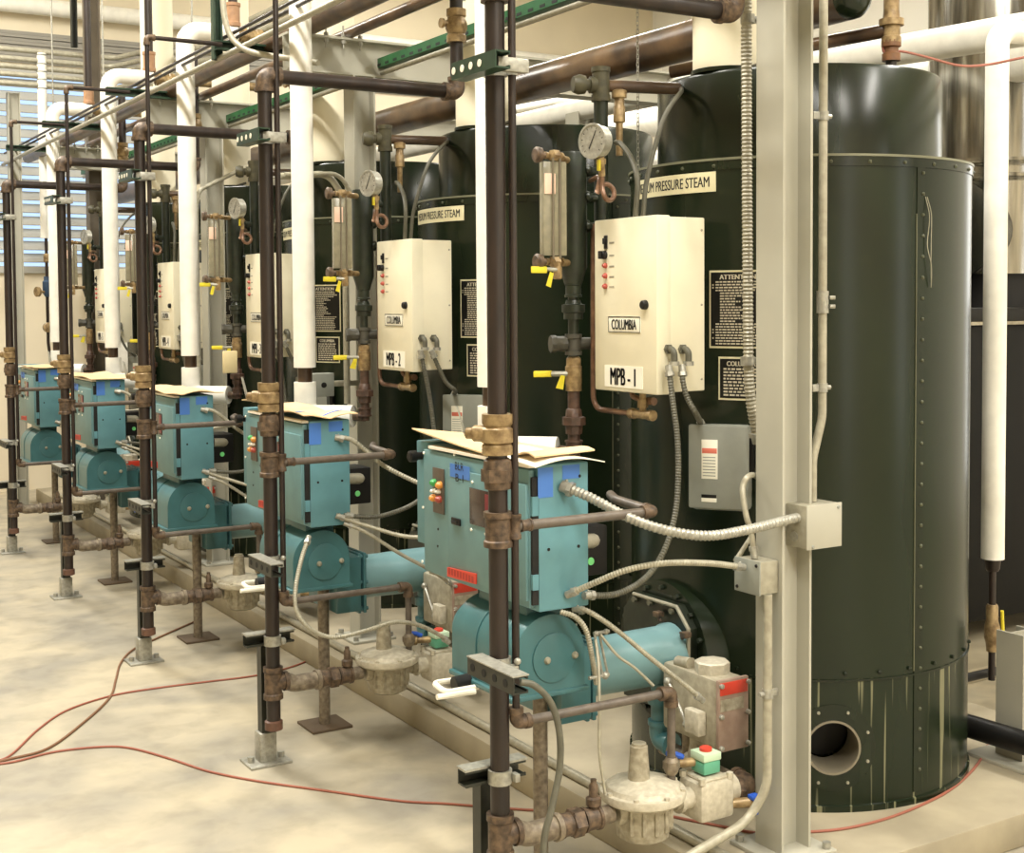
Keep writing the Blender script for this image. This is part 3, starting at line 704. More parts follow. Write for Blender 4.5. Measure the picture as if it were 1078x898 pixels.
# vent pipe beside each gas pipe
VX, VY, VR = 1.634, 2.735, .0095
vp = thing('vent_pipe', 'thin dark vent pipe beside the first gas pipe by the MPB - 1 boiler', 'pipe', (VX, VY, .57), 'thin vent pipes')
ZV = 2.757
MB().tube([(VX, VY, .585), (VX, VY, ZV), (1.97, VY, ZV)], VR, 10, .03).put('riser', PIPE, vp)
elbow(MB(), (VX, VY, ZV), (0, 0, -1), (1, 0, 0), .013, .025).put('top_elbow', FIT, vp)
zb1 = 1.058
MB().tube([(VX, VY, zb1), (2.05, VY, zb1), (2.05, VY+.17, zb1+.01), (2.09, VY+.25, zb1+.01)], .0125, 10, .02).put('upper_branch', BRANCH, vp)
b = MB(); fitting(b, (VX, VY, zb1), (0, 0, 1), .06, .014); fitting(b, (VX+.03, VY, zb1), (1, 0, 0), .03, .014); b.put('branch_tee', FIT, vp)
elbow(MB(), (2.05, VY, zb1), (-1, 0, 0), (0, 1, 0), .016, .026).put('branch_elbow', FIT, vp)
zb2 = .578; RX = 2.107
MB().tube([(VX, VY, zb2), (RX, VY, zb2), (RX, VY, .32)], .0115, 10, .018).put('lower_branch', BRANCH, vp)
for q in (((VX, VY, zb2), (0, 0, 1), (1, 0, 0)), ((RX, VY, zb2), (-1, 0, 0), (0, 0, -1))): elbow(MB(), *q, .0165, .028).put('lower_elbow', FIT, vp)
b = MB().hexa((RX, VY, .375), (RX, VY, .395), .023).lathe((RX, VY, .36), (0, 0, 1), [(0, .014), (.006, .018), (.016, .021)], 14).lathe((RX, VY, .395), (0, 0, 1), [(0, .02), (.01, .014)], 14); b.put('vent_union', GREYP, vp)
row(vp, 'thin dark vent pipe beside the gas pipe of the %s')
# strut supports
def strut_holes(b, a, d, n, pitch, off, sz):
    return b
su = thing('pipe_support', 'dark green strut post holding the foot of the front gas pipe', 'pipe support', (PX, 2.84, 0), 'strut supports of the gas pipes')
SY = 2.838
MB().channel((PX, SY, .06), (PX, SY, .425), .041, (1, 0, 0)).put('post', STRUTD, su)
b = MB().box((PX-.03, SY-.03, .008), (PX+.03, SY+.03, .11), .004).box((PX-.075, SY-.06, 0), (PX+.075, SY+.06, .009), .002)
for dx in (-.055, .055): b.hexa((PX+dx, SY, .009), (PX+dx, SY, .028), .012)
b.put('floor_base', GALV, su)
MB().channel((PX-.085, SY-.043, .447), (PX+.085, SY-.043, .447), .041, (0, -1, 0)).put('lower_bracket', STRUTD, su)
b = MB().box((PX-.088, SY-.066, .466), (PX+.088, SY-.022, .4715)); b.put('pale_edge', GALV, su)  # paler strip over the top face of the lower bracket
b = MB().lathe((PX, PY, .43), (0, 0, 1), [(0, GR), (0, GR+.006), (.034, GR+.006), (.034, GR)], 18).box((PX+.02, PY-.04, .437), (PX+.034, PY-.016, .457), .002); b.put('pipe_clamp', GALV, su)
MB().channel((1.551, 2.575, .722), (1.551, 2.79, .722), .041, (1, 0, 0)).put('middle_bracket', STRUTD, su)
MB().box((1.529, 2.573, .7425), (1.573, 2.792, .7455)).put('pale_top', GALV, su)  # paler strip covering the middle bracket's top
for y in (2.61, 2.66, 2.71, 2.765): MB().lathe((1.5302, y, .722), (-1, 0, 0), [(0, .010), (.0008, .010)], 12).put('hole_marking', DARK, su)
b = MB().lathe((PX, PY, .708), (0, 0, 1), [(0, GR), (0, GR+.006), (.032, GR+.006), (.032, GR)], 18).box((1.568, PY-.02, .71), (1.58, PY+.02, .735)).box((PX+.01, PY-.05, .704), (PX+.026, PY-.026, .726), .002).ball((PX+.025, PY-.045, .735), .009); b.put('middle_clamp', GALV, su)
row(su, 'dark strut post footing the gas pipe of the %s')
# upper bracket: strut piece gripping gas pipe and vent pipe
ub = thing('strut_bracket', 'slotted green strut bracket clamped across the top of the front gas pipe', 'bracket', (1.555, 2.8, 2.13), 'upper strut brackets on the gas pipes')
MB().channel((1.553, 2.85, 2.155), (1.553, 2.64, 2.155), .041, (1, 0, 0)).put('channel', STRUT, ub)
for i in range(4): MB().lathe((1.5322, 2.838-i*.042, 2.155), (-1, 0, 0), [(0, .009), (.001, .009)], 14).put('hole_marking', PAPER, ub)
b = MB().lathe((PX, PY, 2.135), (0, 0, 1), [(0, GR), (0, GR+.005), (.03, GR+.005), (.03, GR)], 18).lathe((VX, VY, 2.138), (0, 0, 1), [(0, VR), (0, VR+.004), (.026, VR+.004), (.026, VR)], 14).box((1.574, PY-.014, 2.14), (1.582, PY+.014, 2.16)).box((1.56, 2.672, 2.135), (VX+.01, 2.69, 2.168), .003).ball((VX+.005, 2.70, 2.15), .012)
b.put('clamp', GALV, ub)
row(ub, 'slotted green strut bracket clamped across the upper gas pipe of the %s')
# housing stand
st = thing('pipe_stand', 'grey pipe leg on a square foot under the burner of the MPB - 1 boiler', 'stand', (1.93, 3.10, 0), 'pipe legs under the burners')
MB().cyl((1.93, 3.10, .01), (1.93, 3.10, hz0-.02), .021, seg=16).put('leg', GREYP, st)
MB().box((1.85, 3.02, 0), (2.01, 3.18, .01), .002).put('foot_plate', mat('foot_brown', (96, 80, 62), .6), st)
MB().box((1.88, 3.05, hz0-.02), (1.98, 3.15, hz0-.002), .002).put('head_plate', BLACK, st)
row(st, 'grey pipe leg on a square foot under the burner of the %s')
# ================================================================== regulators, valves, actuators
rg = thing('gas_regulator', 'pale dusty gas regulator with round diaphragm cover, first one, under the MPB - 1 burner', 'regulator', (2.02, PY, .2), 'gas pressure regulators')
RC = V((2.03, PY, .30))
b = MB().lathe((RC.x, RC.y, .325), (0, 0, 1), [(-.02, .104), (-.014, .112), (0, .114), (.006, .112), (.007, .100), (.018, .094), (.03, .06), (.036, .03), (.036, .01)], 40)
dc = b.put('diaphragm_cover', CAST, rg)
b = MB()
for i in range(8):
    t = 2*math.pi*i/8; b.hexa((RC.x+.105*math.cos(t), RC.y+.105*math.sin(t), .33), (RC.x+.105*math.cos(t), RC.y+.105*math.sin(t), .338), .007)
b.put('bolt_circle', CAST, dc)
MB().lathe((RC.x-.012, RC.y, .345), (0, 0, 1), [(0, .03), (.095, .023), (.1, .023), (.102, .019), (.108, .019), (.108, .004)], 20).put('spring_case', CASTD, rg)
MB().lathe((RC.x, RC.y, .2), (0, 0, 1), [(0, .05), (.01, .068), (.05, .074), (.08, .072), (.108, .085)], 28).lathe((RC.x-.09, RC.y, .285), (1, 0, 0), [(0, .03), (.01, .034), (.03, .034), (.04, .03), (.18, .03), (.185, .034), (.2, .034), (.2, .02)], 16).put('body', CASTD, rg)
b = MB()
for i in range(6):
    t = -2.6+i*.45; b.box((RC.x+.074*math.cos(t)-.006, RC.y+.074*math.sin(t)-.004, .23), (RC.x+.074*math.cos(t)+.006, RC.y+.074*math.sin(t)+.004, .30), .002)
b.put('rib', CASTD, rg)
row(rg, 'pale dusty gas regulator with round diaphragm cover at the %s')
gv = thing('solenoid_valve', 'cast gas valve with green block and red button, first one, beside the front column', 'valve', (2.25, PY, .2), 'green-topped gas valves')
b = MB().box((2.185, PY-.05, .215), (2.30, PY+.05, .32), .012).lathe((2.14, PY, .275), (1, 0, 0), [(0, .026), (0, .034), (.012, .034), (.016, .028), (.05, .028)], 16).lathe((2.30, PY, .275), (1, 0, 0), [(0, .04), (.03, .04), (.034, .028), (.04, .028)], 16)
for dx in (2.195, 2.29):
    for dy in (-.04, .04): b.hexa((dx, PY+dy, .318), (dx, PY+dy, .335), .010)
b.box((2.20, PY-.04, .318), (2.285, PY+.04, .33), .006)
vb = b.put('body', CAST, gv)
g = MB().box((2.212, PY-.028, .335), (2.268, PY+.028, .37), .004).put('coil_block', GREENP, gv)
MB().box((2.210, PY-.03, .37), (2.270, PY+.03, .392), .003).put('coil_cap', GREENPL, gv)
MB().lathe((2.24, PY, .392), (0, 0, 1), [(0, .017), (.008, .017), (.011, .012), (.011, .001)], 16).put('reset_button', RED, gv)
b = MB().lathe((2.30, PY-.03, .245), (.9, -.45, 0), [(0, .014), (.06, .014), (.065, .018), (.075, .018)], 12); b.put('bleed_cock', BRONZE, gv)
MB().box((2.348, PY-.075, .215), (2.362, PY-.055, .27), .003).box((2.342, PY-.08, .255), (2.37, PY-.05, .268), .003).put('cock_handle', BLUEH, gv)
MB().lathe((2.18, PY+.03, .36), (-.9, .3, 0), [(-.05, .012), (.01, .012), (.014, .018), (.035, .018), (.037, .01)], 12).put('pilot_cock', BRONZE, gv)
MB().tube([(2.14, PY+.04, .39), (2.165, PY+.035, .385), (2.185, PY+.03, .375)], .008, 8).put('pilot_handle', BLUEH, gv)
row(gv, 'cast gas valve with green block and red button at the %s')
# pipe from the valve back to the burner
tp_ = thing('burner_inlet_pipe', 'grey gas pipe turning back from the first valve into the teal burner inlet', 'pipe', (2.38, 2.9, .25), 'burner inlet pipes')
IX = 2.375
MB().tube([(2.34, PY, .272), (IX, PY, .265), (IX, 3.12, .275)], .0235, 16, .035).put('pipe', GREYP, tp_)
b = MB(); b.hexa((2.335, PY, .272), (2.352, PY, .27), .036); elbow(b, (IX+.015, PY, .268), (-1, 0, 0), (0, 1, 0), .03, .045); b.put('elbow', FIT, tp_)
b = MB(); elbow(b, (IX, 3.14, .29), (0, -1, 0), (0, 0, 1), .031, .05); b.cyl((IX, 3.14, .32), (IX-.0, 3.14, TZ-TR+.012), .026, seg=16).lathe((IX, 3.14, .40), (0, 0, 1), [(0, .026), (0, .036), (.03, .036), (.03, .026)], 16); b.put('inlet_elbow', TEAL, tp_)
MB().cyl((IX, 3.0, .268), (IX, 3.0, .35), .02, seg=12).put('branch', GREYP, tp_)
row(tp_, 'grey gas pipe turning back into the teal burner inlet of the %s')
ac = thing('valve_actuator', 'grey box-shaped valve actuator with red label strip, first one, beside the front column', 'actuator', (2.385, 2.95, .34), 'box-shaped valve actuators')
AX0, AX1, AY0, AY1, AZ0, AZ1 = 2.335, 2.448, 2.815, 3.075, .352, .548
AX1 = 2.442
m = MB().box((AX0, AY0+.012, AZ0), (AX1-.004, AY1, AZ1), .012).put('case', ACT, ac)
MB().box((AX0-.002, AY0, AZ0-.004), (AX1, AY0+.014, AZ1+.003), .004).put('front_cover', ACTP, ac)
rl = MB().box((AX0+.002, AY0-.002, AZ1-.04), (AX1-.006, AY0, AZ1-.004), .001).put('red_label', RED, ac)
b = MB().box((AX0+.004, AY0-.0015, AZ1-.085), (AX1-.02, AY0, AZ1-.052)); b.put('pale_label', CASTD, ac)
for x in (AX0+.006, AX1-.006):
    for z in (AZ0+.01, (AZ0+AZ1)/2, AZ1-.012): MB().lathe((x, AY0, z), (0, -1, 0), [(0, .007), (.008, .007), (.010, .004)], 10).put('cover_screw', GALV, ac)
MB().lathe((2.388, 2.91, AZ1), (0, 0, 1), [(-.004, .05), (.028, .05), (.032, .046), (.032, .002)], 8).put('top_cap', CAST, ac)
MB().tube([(2.36, 3.03, AZ1+.004), (2.36, 2.97, AZ1+.012)], .018, 12).put('cable_entry', ACT, ac)
MB().box((AX0-.03, 2.87, AZ0+.03), (AX0, 2.935, AZ0+.10), .006).put('linkage_bracket', CAST, ac)
b = MB().tube([(AX0-.012, 3.03, .50), (AX0-.02, 2.98, .46), (AX0-.016, 2.94, .40)], .005, 8).ball((AX0-.014, 3.03, .50), .012).ball((AX0-.016, 2.94, .40), .012); b.put('linkage_rod', GALV, ac)
b = MB().lathe((IX, 2.95, .268), (0, 0, 1), [(0, .03), (.03, .035), (.06, .03), (.086, .03)], 16).lathe((IX, 2.91, .268), (0, 1, 0), [(0, .03), (.01, .036), (.08, .036), (.09, .03)], 16); b.put('valve_body', CASTD, ac)
row(ac, 'grey box-shaped valve actuator with red label strip at the %s')
# ================================================================== insulated risers
WX, WY, WR = 2.07, 3.60, .0455
ir = thing('insulated_riser', 'tall white insulated steam pipe behind the first gas pipe by the MPB - 1 boiler', 'pipe', (WX, WY, 1.13), 'white insulated risers')
WZ = 2.985
b = MB().tube([(WX, WY, 1.335), (WX, WY, WZ), (WX+.27, WY, WZ)], WR, 24, .075); b.put('insulation', WHITE, ir)
MB().cyl((WX, WY, 1.26), (WX, WY, 1.36), .03, seg=16).put('bare_pipe', RUST, ir)
b = MB().tube([(WX, WY, 1.275), (WX, WY, 1.135), (2.221, 3.457, 1.135)], WR, 24, .05); b.put('lower_insulation', WHITE, ir)
MB().lathe((WX+.26, WY, WZ), (1, 0, 0), [(0, .028), (.03, .028), (.03, .04), (.06, .04), (.065, .034), (.11, .034), (.115, .04), (.145, .04), (.145, .026), (.75, .026)], 18).put('valve', BRONZE, ir)
sx = A(157, 62, 'Y', 8.233).x
MB().cyl((sx, WY, WZ+.0), (sx, WY, 4.6), .024, seg=16).put('supply_pipe', PIPE, ir)
MB().lathe((sx, WY, WZ+.04), (0, 0, 1), [(0, .026), (0, .04), (.02, .04), (.024, .036), (.10, .036), (.104, .04), (.12, .04), (.12, .026)], 16).put('supply_union', mat('union_tan', (170, 130, 96), .5, nscale=30, namt=.15), ir)
row(ir, 'tall white insulated steam pipe rising behind the burner of the %s')
# ================================================================== water columns
WCX, WCY = 2.25, 3.408
wc = thing('water_level_chamber', 'dark green water column with bronze blowdown valve beside control box MPB - 1', 'water column', (WCX, WCY, 1.12), 'boiler water columns')
MB().lathe((WCX, WCY, 1.655), (0, 0, 1), [(0, .015), (0, .028), (.03, .036), (.05, .043), (.39, .043), (.40, .040), (.40, .002)], 20).put('chamber', GREEN2, wc)
b = MB().cyl((WCX, WCY, 1.42), (WCX, WCY, 1.67), .0165, seg=14); fitting(b, (WCX, WCY, 1.635), (0, 0, 1), .045, .024); b.lathe((WCX, WCY, 1.545), (0, 0, 1), [(0, .022), (0, .03), (.02, .03), (.022, .036), (.045, .036), (.047, .026), (.06, .022)], 14)
b.put('drop_nipple', GREEN2, wc)
b = MB(); b.lathe((WCX, WCY, 1.435), (0, 0, 1), [(0, .02), (0, .026), (.012, .026), (.014, .022), (.05, .022), (.052, .026), (.065, .026), (.065, .02)], 14).cyl((WCX-.055, WCY+.02, 1.47), (2.52, WCY-.04, 1.47), .019, seg=14).lathe((WCX-.05, WCY+.018, 1.47), (-1, .3, 0), [(-.03, .024), (0, .024), (.004, .027), (.02, .027), (.02, .002)], 8); b.put('cross_fitting', mat('cross_grey', (78, 76, 66), .5, nscale=40, namt=.2), wc)
bv = MB().lathe((WCX, WCY, 1.325), (0, 0, 1), [(0, .018), (0, .025), (.02, .025), (.022, .026), (.075, .026), (.077, .023), (.1, .023), (.105, .018)], 16).put('blowdown_valve', BRONZE, wc)
MB().tube([(WCX-.02, WCY+.0, 1.378), (WCX-.05, WCY+.02, 1.378), (WCX-.062, WCY+.03, 1.378)], .008, 8).put('lever', GALV, bv)
MB().box((WCX-.118, WCY+.03, 1.368), (WCX-.058, WCY+.036, 1.388), .004, rz=-.3, about=(WCX-.06, WCY+.03, 1.378)).put('yellow_lever_sleeve', YEL, bv)
q = V((WCX-.045, WCY-.0, 1.352)); MB().prism([q+V((-.02, 0, -.016)), q+V((.006, 0, -.022)), q+V((.014, 0, .02)), q+V((-.002, 0, .022))], (.002, .004, 0)).put('yellow_tag', YEL, bv)
b = MB().cyl((WCX, WCY, 1.12), (WCX, WCY, 1.335), .019, seg=14).lathe((WCX, WCY, 1.222), (0, 0, 1), [(-.03, .026), (-.004, .028), (-.002, .037), (.022, .037), (.024, .027), (.045, .024), (.05, .019)], 8); fitting(b, (WCX, WCY, 1.155), (0, 0, 1), .035, .025)
b.put('drain_pipe', mat('drain_brown', (90, 66, 52), .5, nscale=40, namt=.3), wc)
MB().cyl((WCX, WCY, 1.135), (2.224, 3.452, 1.135), .019, seg=12).put('drain_elbow', FIT, wc)
# equalising pipe
EX, EY = 2.35, 3.40
b = MB().cyl((EX, EY, 1.75), (EX, EY, 2.30), .0225, seg=16); b.put('equalising_pipe', GREEN2, wc)
b = MB(); b.lathe((EX, EY, 2.215), (0, 0, 1), [(0, .02), (0, .03), (.02, .03), (.02, .027), (.09, .027), (.09, .03), (.105, .03), (.105, .002)], 16).lathe((EX-.015, EY+.005, 2.265), (-1, .3, 0), [(0, .026), (.02, .026), (.022, .018), (.034, .018), (.036, .028), (.056, .031), (.074, .024), (.074, .003)], 14)
b.put('top_cross', mat('cross_olive', (84, 80, 58), .5, nscale=40, namt=.25), wc)
b = MB().cyl((EX+.055, EY-.02, 2.05), (EX+.055, EY-.02, 2.25), .011, seg=12).lathe((EX+.055, EY-.02, 2.15), (0, 0, 1), [(0, .012), (.004, .019), (.05, .019), (.054, .016), (.075, .016), (.078, .024), (.10, .024), (.104, .014)], 12); b.put('gauge_riser', BRONZE, wc)
MB().tube([(EX+.02, EY, 2.265), (2.62, EY-.09, 2.262), (2.66, EY-.11, 2.262)], .019, 14).put('equalising_branch', RUST, wc)
for z in (1.83, 1.92, 2.0): MB().tube([(WCX, WCY, z), (EX, EY, z)], .014, 10).lathe((WCX+.03, WCY-.004, z), (1, 0, 0), [(0, .02), (.022, .02)], 12).lathe((WCX+.035, WCY-.01, z), (0, -1, 0), [(0, .012), (.03, .012), (.036, .006)], 12).put('probe_connection', GREEN2, wc)
row(wc, 'dark green water column with bronze blowdown valve at the %s')
sg = thing('sight_glass', 'guarded gauge glass with yellow tags beside the first water column', 'gauge glass', (2.11, 3.29, 1.70), 'water gauge glasses')
GX, GY = 2.115, 3.30
gz0, gz1 = 1.735, 2.01
dirx = V((.85, -.53, 0)); 
b = MB().box((GX-.036, GY-.004, gz0), (GX+.036, GY+.004, gz1), .001, rz=-.2).box((GX-.036, GY+.004, gz0), (GX-.03, GY+.032, gz1), .001, rz=-.2, about=(GX, GY, 0)).box((GX+.03, GY+.004, gz0), (GX+.036, GY+.032, gz1), .001, rz=-.2, about=(GX, GY, 0)); gd = b.put('guard', GLASS, sg)
b = MB()
for d in (-.012, .012): b.cyl((GX+d, GY-.01, gz0-.01), (GX+d, GY-.01, gz1+.01), .0035, seg=8)
b.put('guard_rod', mat('rod_grey', (120, 112, 96), .35, metal=.4), sg)
MB().box((GX-.034, GY-.008, gz1-.095), (GX-.0, GY-.004, gz1-.035), .001, rz=-.2, about=(GX, GY, 0)).put('pale_tag', PINK, sg)
for z, nm in ((gz1+.018, 'upper_valve'), (gz0-.018, 'lower_valve')):
    b = MB().cyl((GX-.03, GY+.006, z), (WCX, WCY, z), .011, seg=12).lathe((GX-.012, GY, z), (1, .1, 0), [(0, .012), (.002, .018), (.024, .018), (.026, .012)], 6).lathe((GX+.03, GY+.02, z), (.8, .6, 0), [(0, .014), (.016, .014)], 6)
    vv = b.put(nm, BRONZE, sg)
    MB().lathe((GX-.03, GY+.004, z), (-1, .05, 0), [(0, .008), (.014, .008), (.015, .022), (.03, .024), (.036, .018), (.036, .004)], 12).put('hand_wheel', FIT, vv)
b = MB().lathe((GX+.006, GY-.004, gz0-.07), (0, 0, 1), [(0, .008), (.002, .013), (.036, .013), (.038, .010), (.055, .010)], 12); dr = b.put('drain_cock', BRONZE, sg)
MB().tube([(GX, GY-.01, gz0-.042), (GX-.03, GY-.002, gz0-.04)], .006, 8).put('drain_lever', GALV, dr)
MB().box((GX-.09, GY-.012, gz0-.052), (GX-.034, GY-.008, gz0-.032), .003, rz=.06).put('yellow_sleeve', YEL, dr)
q = V((GX-.028, GY-.014, gz0-.066)); MB().prism([q+V((-.012, 0, -.022)), q+V((.004, 0, -.028)), q+V((.014, 0, .014)), q+V((.002, 0, .018))], (.001, .003, 0)).put('yellow_tag', YEL, dr)
row(sg, 'guarded gauge glass with pale tag beside the water column of the %s')
pg = thing('pressure_gauge', 'round white-faced pressure gauge on a copper pigtail above control box MPB - 1', 'gauge', (2.24, 3.2, 1.93), 'pressure gauges on the boilers')
gc = A(629, 149, 'X', 2.2); gn = V((-.975, -.24, -.02)).normalized()
MB().lathe(gc, gn, [(-.012, .03), (-.012, .047), (.018, .047), (.02, .052), (.026, .052), (.026, .046), (.024, .046)], 32).put('case', GALV, pg)
dl = MB().lathe(gc, gn, [(.02, .001), (.02, .046), (.0235, .046), (.0235, .001)], 32).put('dial', DIAL, pg)
gu = V((0, 0, 1)).cross(gn).normalized(); gw = gn.cross(gu)
q0 = gc+gn*.0242; b = MB()
for i in range(11):
    t = math.radians(225-27*i); d = gu*math.cos(t)+gw*math.sin(t); e = gu*(-math.sin(t))+gw*math.cos(t)
    b.bm.faces.new([b.bm.verts.new(q0+p) for p in (d*.036-e*.0012, d*.036+e*.0012, d*.042+e*.0012, d*.042-e*.0012)])
b.put('scale_marking', TXT, dl)
t = math.radians(62); d = gu*math.cos(t)+gw*math.sin(t); e = gu*(-math.sin(t))+gw*math.cos(t)
MB().prism([q0-d*.024-e*.002, q0+d*.034-e*.0008, q0+d*.034+e*.0008, q0-d*.024+e*.002], gn*.001).put('pointer', TXT, dl)
c2 = gc+V((.012, 0, -.045))
b = MB().cyl(c2, c2+V((.004, 0, -.055)), .010, seg=10).hexa(c2+V((0, 0, -.004)), c2+V((0, 0, -.02)), .015); b.put('gauge_cock', BRONZE, pg)
MB().box(c2+V((-.016, -.012, -.04)), c2+V((-.008, 0, -.008)), .002).put('yellow_tag', YEL, pg)
loop = [c2+V((.004, 0, -.055)), c2+V((.004, 0, -.085))]; lc = c2+V((.024, .0, -.1))
for i in range(15):
    t = math.pi+.35+i*(2*math.pi*.93/14); loop.append(lc+V((.024*math.cos(t), -.012+.0022*i, .024*math.sin(t))))
loop += [lc+V((-.01, .03, .045)), V((WCX+.05, WCY-.02, c2.z-.05))]
MB().tube(smooth(loop, 4), .0072, 10).put('pigtail_siphon', COPPER, pg)
row(pg, 'round white-faced pressure gauge on a copper pigtail at the %s')
# copper sensing line with tee under each control box
cp = thing('copper_line', 'bent copper tube with brass tee under control box MPB - 1', 'tube', (2.3, 3.2, 1.25), 'copper sensing lines')
pts = [A(624.5, 236, 'X', 2.305), A(624.5, 400, 'X', 2.305), A(626, 425, 'X', 2.305), A(645, 432.5, 'X', 2.305), A(664, 435, 'X', 2.305)]
pts[2] = V((2.305, pts[1].y-.005, pts[3].z+.012))
MB().tube([pts[0], pts[1], V((2.305, pts[1].y, pts[3].z)), pts[4]], .0085, 10, .05).put('tube', COPPER, cp)
e = pts[4]
b = MB().lathe(e, (0, -1, 0), [(0, .010), (0, .016), (.02, .016), (.022, .013), (.09, .013), (.092, .016), (.11, .016), (.11, .004)], 12).cyl(e+V((0, -.06, 0)), V((2.305, e.y-.06, 1.345)), .010, seg=12).hexa(e+V((0, -.06, .02)), e+V((0, -.06, .045)), .016); b.put('brass_tee', BRONZE, cp)
b = MB().tube([(2.32, 3.20, 1.34), (2.32, 3.20, 1.318), (2.32, 3.15, 1.308), (2.32, 3.12, 1.308)], .0085, 10, .02).lathe((2.32, 3.12, 1.308), (0, -1, 0), [(0, .012), (.03, .012)], 8); b.put('return_bend', COPPER, cp)
row(cp, 'bent copper tube with brass tee under the control box of the %s')
# flue / relief pipe on the boiler top
fp_ = thing('vent_stack', 'wide off-white round duct rising from the top of the MPB - 1 boiler', 'duct', (2.70, 3.22, 2.29), 'off-white ducts on the boilers')
MB().cyl((2.705, 3.215, 2.30), (2.705, 3.215, ZC-.01), .112, seg=40).put('pipe', mat('duct_offwhite', (226, 218, 192), .6), fp_)
MB().lathe((2.705, 3.215, 2.297), (0, 0, 1), [(0, .10), (0, .118), (.012, .118), (.012, .10)], 40).put('collar', GREEN, fp_)
row(fp_, 'wide off-white round duct rising from the top of the %s')
# disconnect switch hung on each boiler
def rotz(p, a, c): 
    d = V(p)-V(c); return V((c[0]+d.x*math.cos(a)-d.y*math.sin(a), c[1]+d.x*math.sin(a)+d.y*math.cos(a), p[2]))
ds = thing('disconnect_switch', 'grey enclosed disconnect switch with warning sticker, first one, beside the front column', 'switch box', bpt(-23, 1.0), 'grey disconnect switches')
dc0 = bpt(-24, 1.11, BR); dn = (bpt(-24, 1, 1)-bpt(-24, 1, 0)).normalized(); dn = V((dn.x+.25, dn.y-.12, 0)).normalized(); du = V((0, 0, 1)).cross(dn).normalized()
def dpt(u, v, w): return dc0+du*u+V((0, 0, v))+dn*w
def obox(b, u0, v0, w0, u1, v1, w1, bev=.004):
    c = MB(); c.box((u0, v0, w0), (u1, v1, w1), bev)
    for v in c.bm.verts: v.co = dpt(*v.co)
    me = bpy.data.meshes.new('x'); c.bm.to_mesh(me); c.bm.free(); b.bm.from_mesh(me); bpy.data.meshes.remove(me); return b
db = obox(MB(), -.072, -.125, 0, .098, .125, .07, .012).put('enclosure', GREYB, ds)
obox(MB(), -.076, -.118, .07, .10, .128, .086, .006).put('lid', GREYB, ds)
obox(MB(), -.036, -.03, .086, .012, .085, .0872, .0003).put('warning_sticker', STICK, ds)
o = obox(MB(), -.034, .045, .0872, .010, .06, .0878, .0003).put('red_heading', mat('sticker_red', (220, 120, 100), .5), ds)
b = MB()
for i in range(7): obox(b, -.032, -.022+i*.009, .0872, .006, -.0195+i*.009, .0876, 0)
b.put('printed_lines', GREYB, ds)
obox(MB(), -.036, -.098, .086, .009, -.078, .0872, .0003).put('rating_sticker', STICK, ds)
obox(MB(), -.036, -.086, .0872, .009, -.076, .0878, .0003).put('black_stripe', BLACK, ds)
obox(MB(), .095, -.02, .03, .112, .09, .055, .004).put('operating_handle', BLACK, ds)
row(ds, 'grey enclosed disconnect switch with warning sticker on the %s')
# ================================================================== conduits
def flexline(lab, pts, r, m=COND, pitch=.009, grp='flexible conduits', name='flexible_conduit', ends=True, plain=False):
    pts = [V(p) for p in pts]
    if not ends:
        b = MB(); b.tube(smooth(pts, 8), r, 10) if plain else b.flex(pts, r, pitch)
        return b.top(name, m, lab, 'conduit', grp, origin=pts[0])
    o = thing(name, lab, 'conduit', pts[0], grp)
    if plain: MB().tube(smooth(pts, 8), r, 10).put('tube', m, o)
    else: MB().flex(pts, r, pitch).put('armour', m, o)
    if ends:
        for p, q in ((pts[0], pts[1]), (pts[-1], pts[-2])):
            d = (q-p).normalized()
            MB().cyl(p-d*.004, p+d*.02, r*1.18, seg=12).hexa(p+d*.016, p+d*.028, r*1.5).ball(p+d*.01+V((0, 0, r*1.3)), r*.35).put('connector', GALV, o)
    return o
def path(*q): return [A(px, py, 'Y', y) for px, py, y in q]
JX0, JX1, JY0, JY1 = A(850, 540, 'Y', 2.6).x, A(886, 540, 'Y', 2.6).x, 2.6, 2.70
flexline('thick ribbed metal conduit sagging from the first blue cabinet to the front column box', path((593, 512, 2.888), (622, 524, 2.82), (660, 544, 2.73), (700, 558, 2.66), (745, 564, 2.62), (790, 557, 2.62), (826, 548, 2.63), (848, 543, 2.64)), .0138, GALV, .012)
flexline('slim ribbed conduit arching from the cabinet foot to the lower column box', path((598, 626, 2.885), (625, 614, 2.82), (660, 600, 2.75), (700, 593, 2.70), (745, 593, 2.69), (782, 597, 2.70)), .0088, COND, .008)
q0 = A(612, 627, 'Y', 2.885)
e1 = A(704, 386, 'Y', BY0-.03)
flexline('grey conduit looping from control box MPB - 1 down to the first cabinet', [e1]+path((708, 420, 2.96), (713, 460, 2.94), (714, 500, 2.93), (711, 540, 2.92), (700, 578, 2.91), (680, 608, 2.90), (650, 625, 2.885), (616, 627, 2.88)), .0092, SEAL, .008)
flexline('short grey conduit from control box MPB - 1 to the disconnect switch', [A(718, 386, 'Y', BY0-.03)]+path((719, 402, 2.97), (724, 420, 2.96), (733, 436, 2.95))+[dpt(-.05, .125, .03)], .0088, SEAL, .008)
flexline('straight grey conduit running from under the first cabinet to the valve actuator', path((605, 641, 2.90), (620, 644, 2.86), (650, 664, 2.84), (690, 697, 2.82), (722, 722, 2.81), (739, 737, 2.812)), .0075, COND, .007)
flexline('thin white tube bending down from the burner linkage to the pipe elbow', path((632, 668, 2.86), (650, 690, 2.84), (668, 703, 2.82), (688, 722, 2.80)), .004, COND, plain=True, ends=False)
flexline('white sensing tube dropping from the first burner to the regulator', path((627, 674, 2.86), (630, 700, 2.82), (631, 740, 2.79), (631, 790, 2.77), (635, 822, 2.76), (637, 836, 2.757)), .004, COND, plain=True, ends=False)
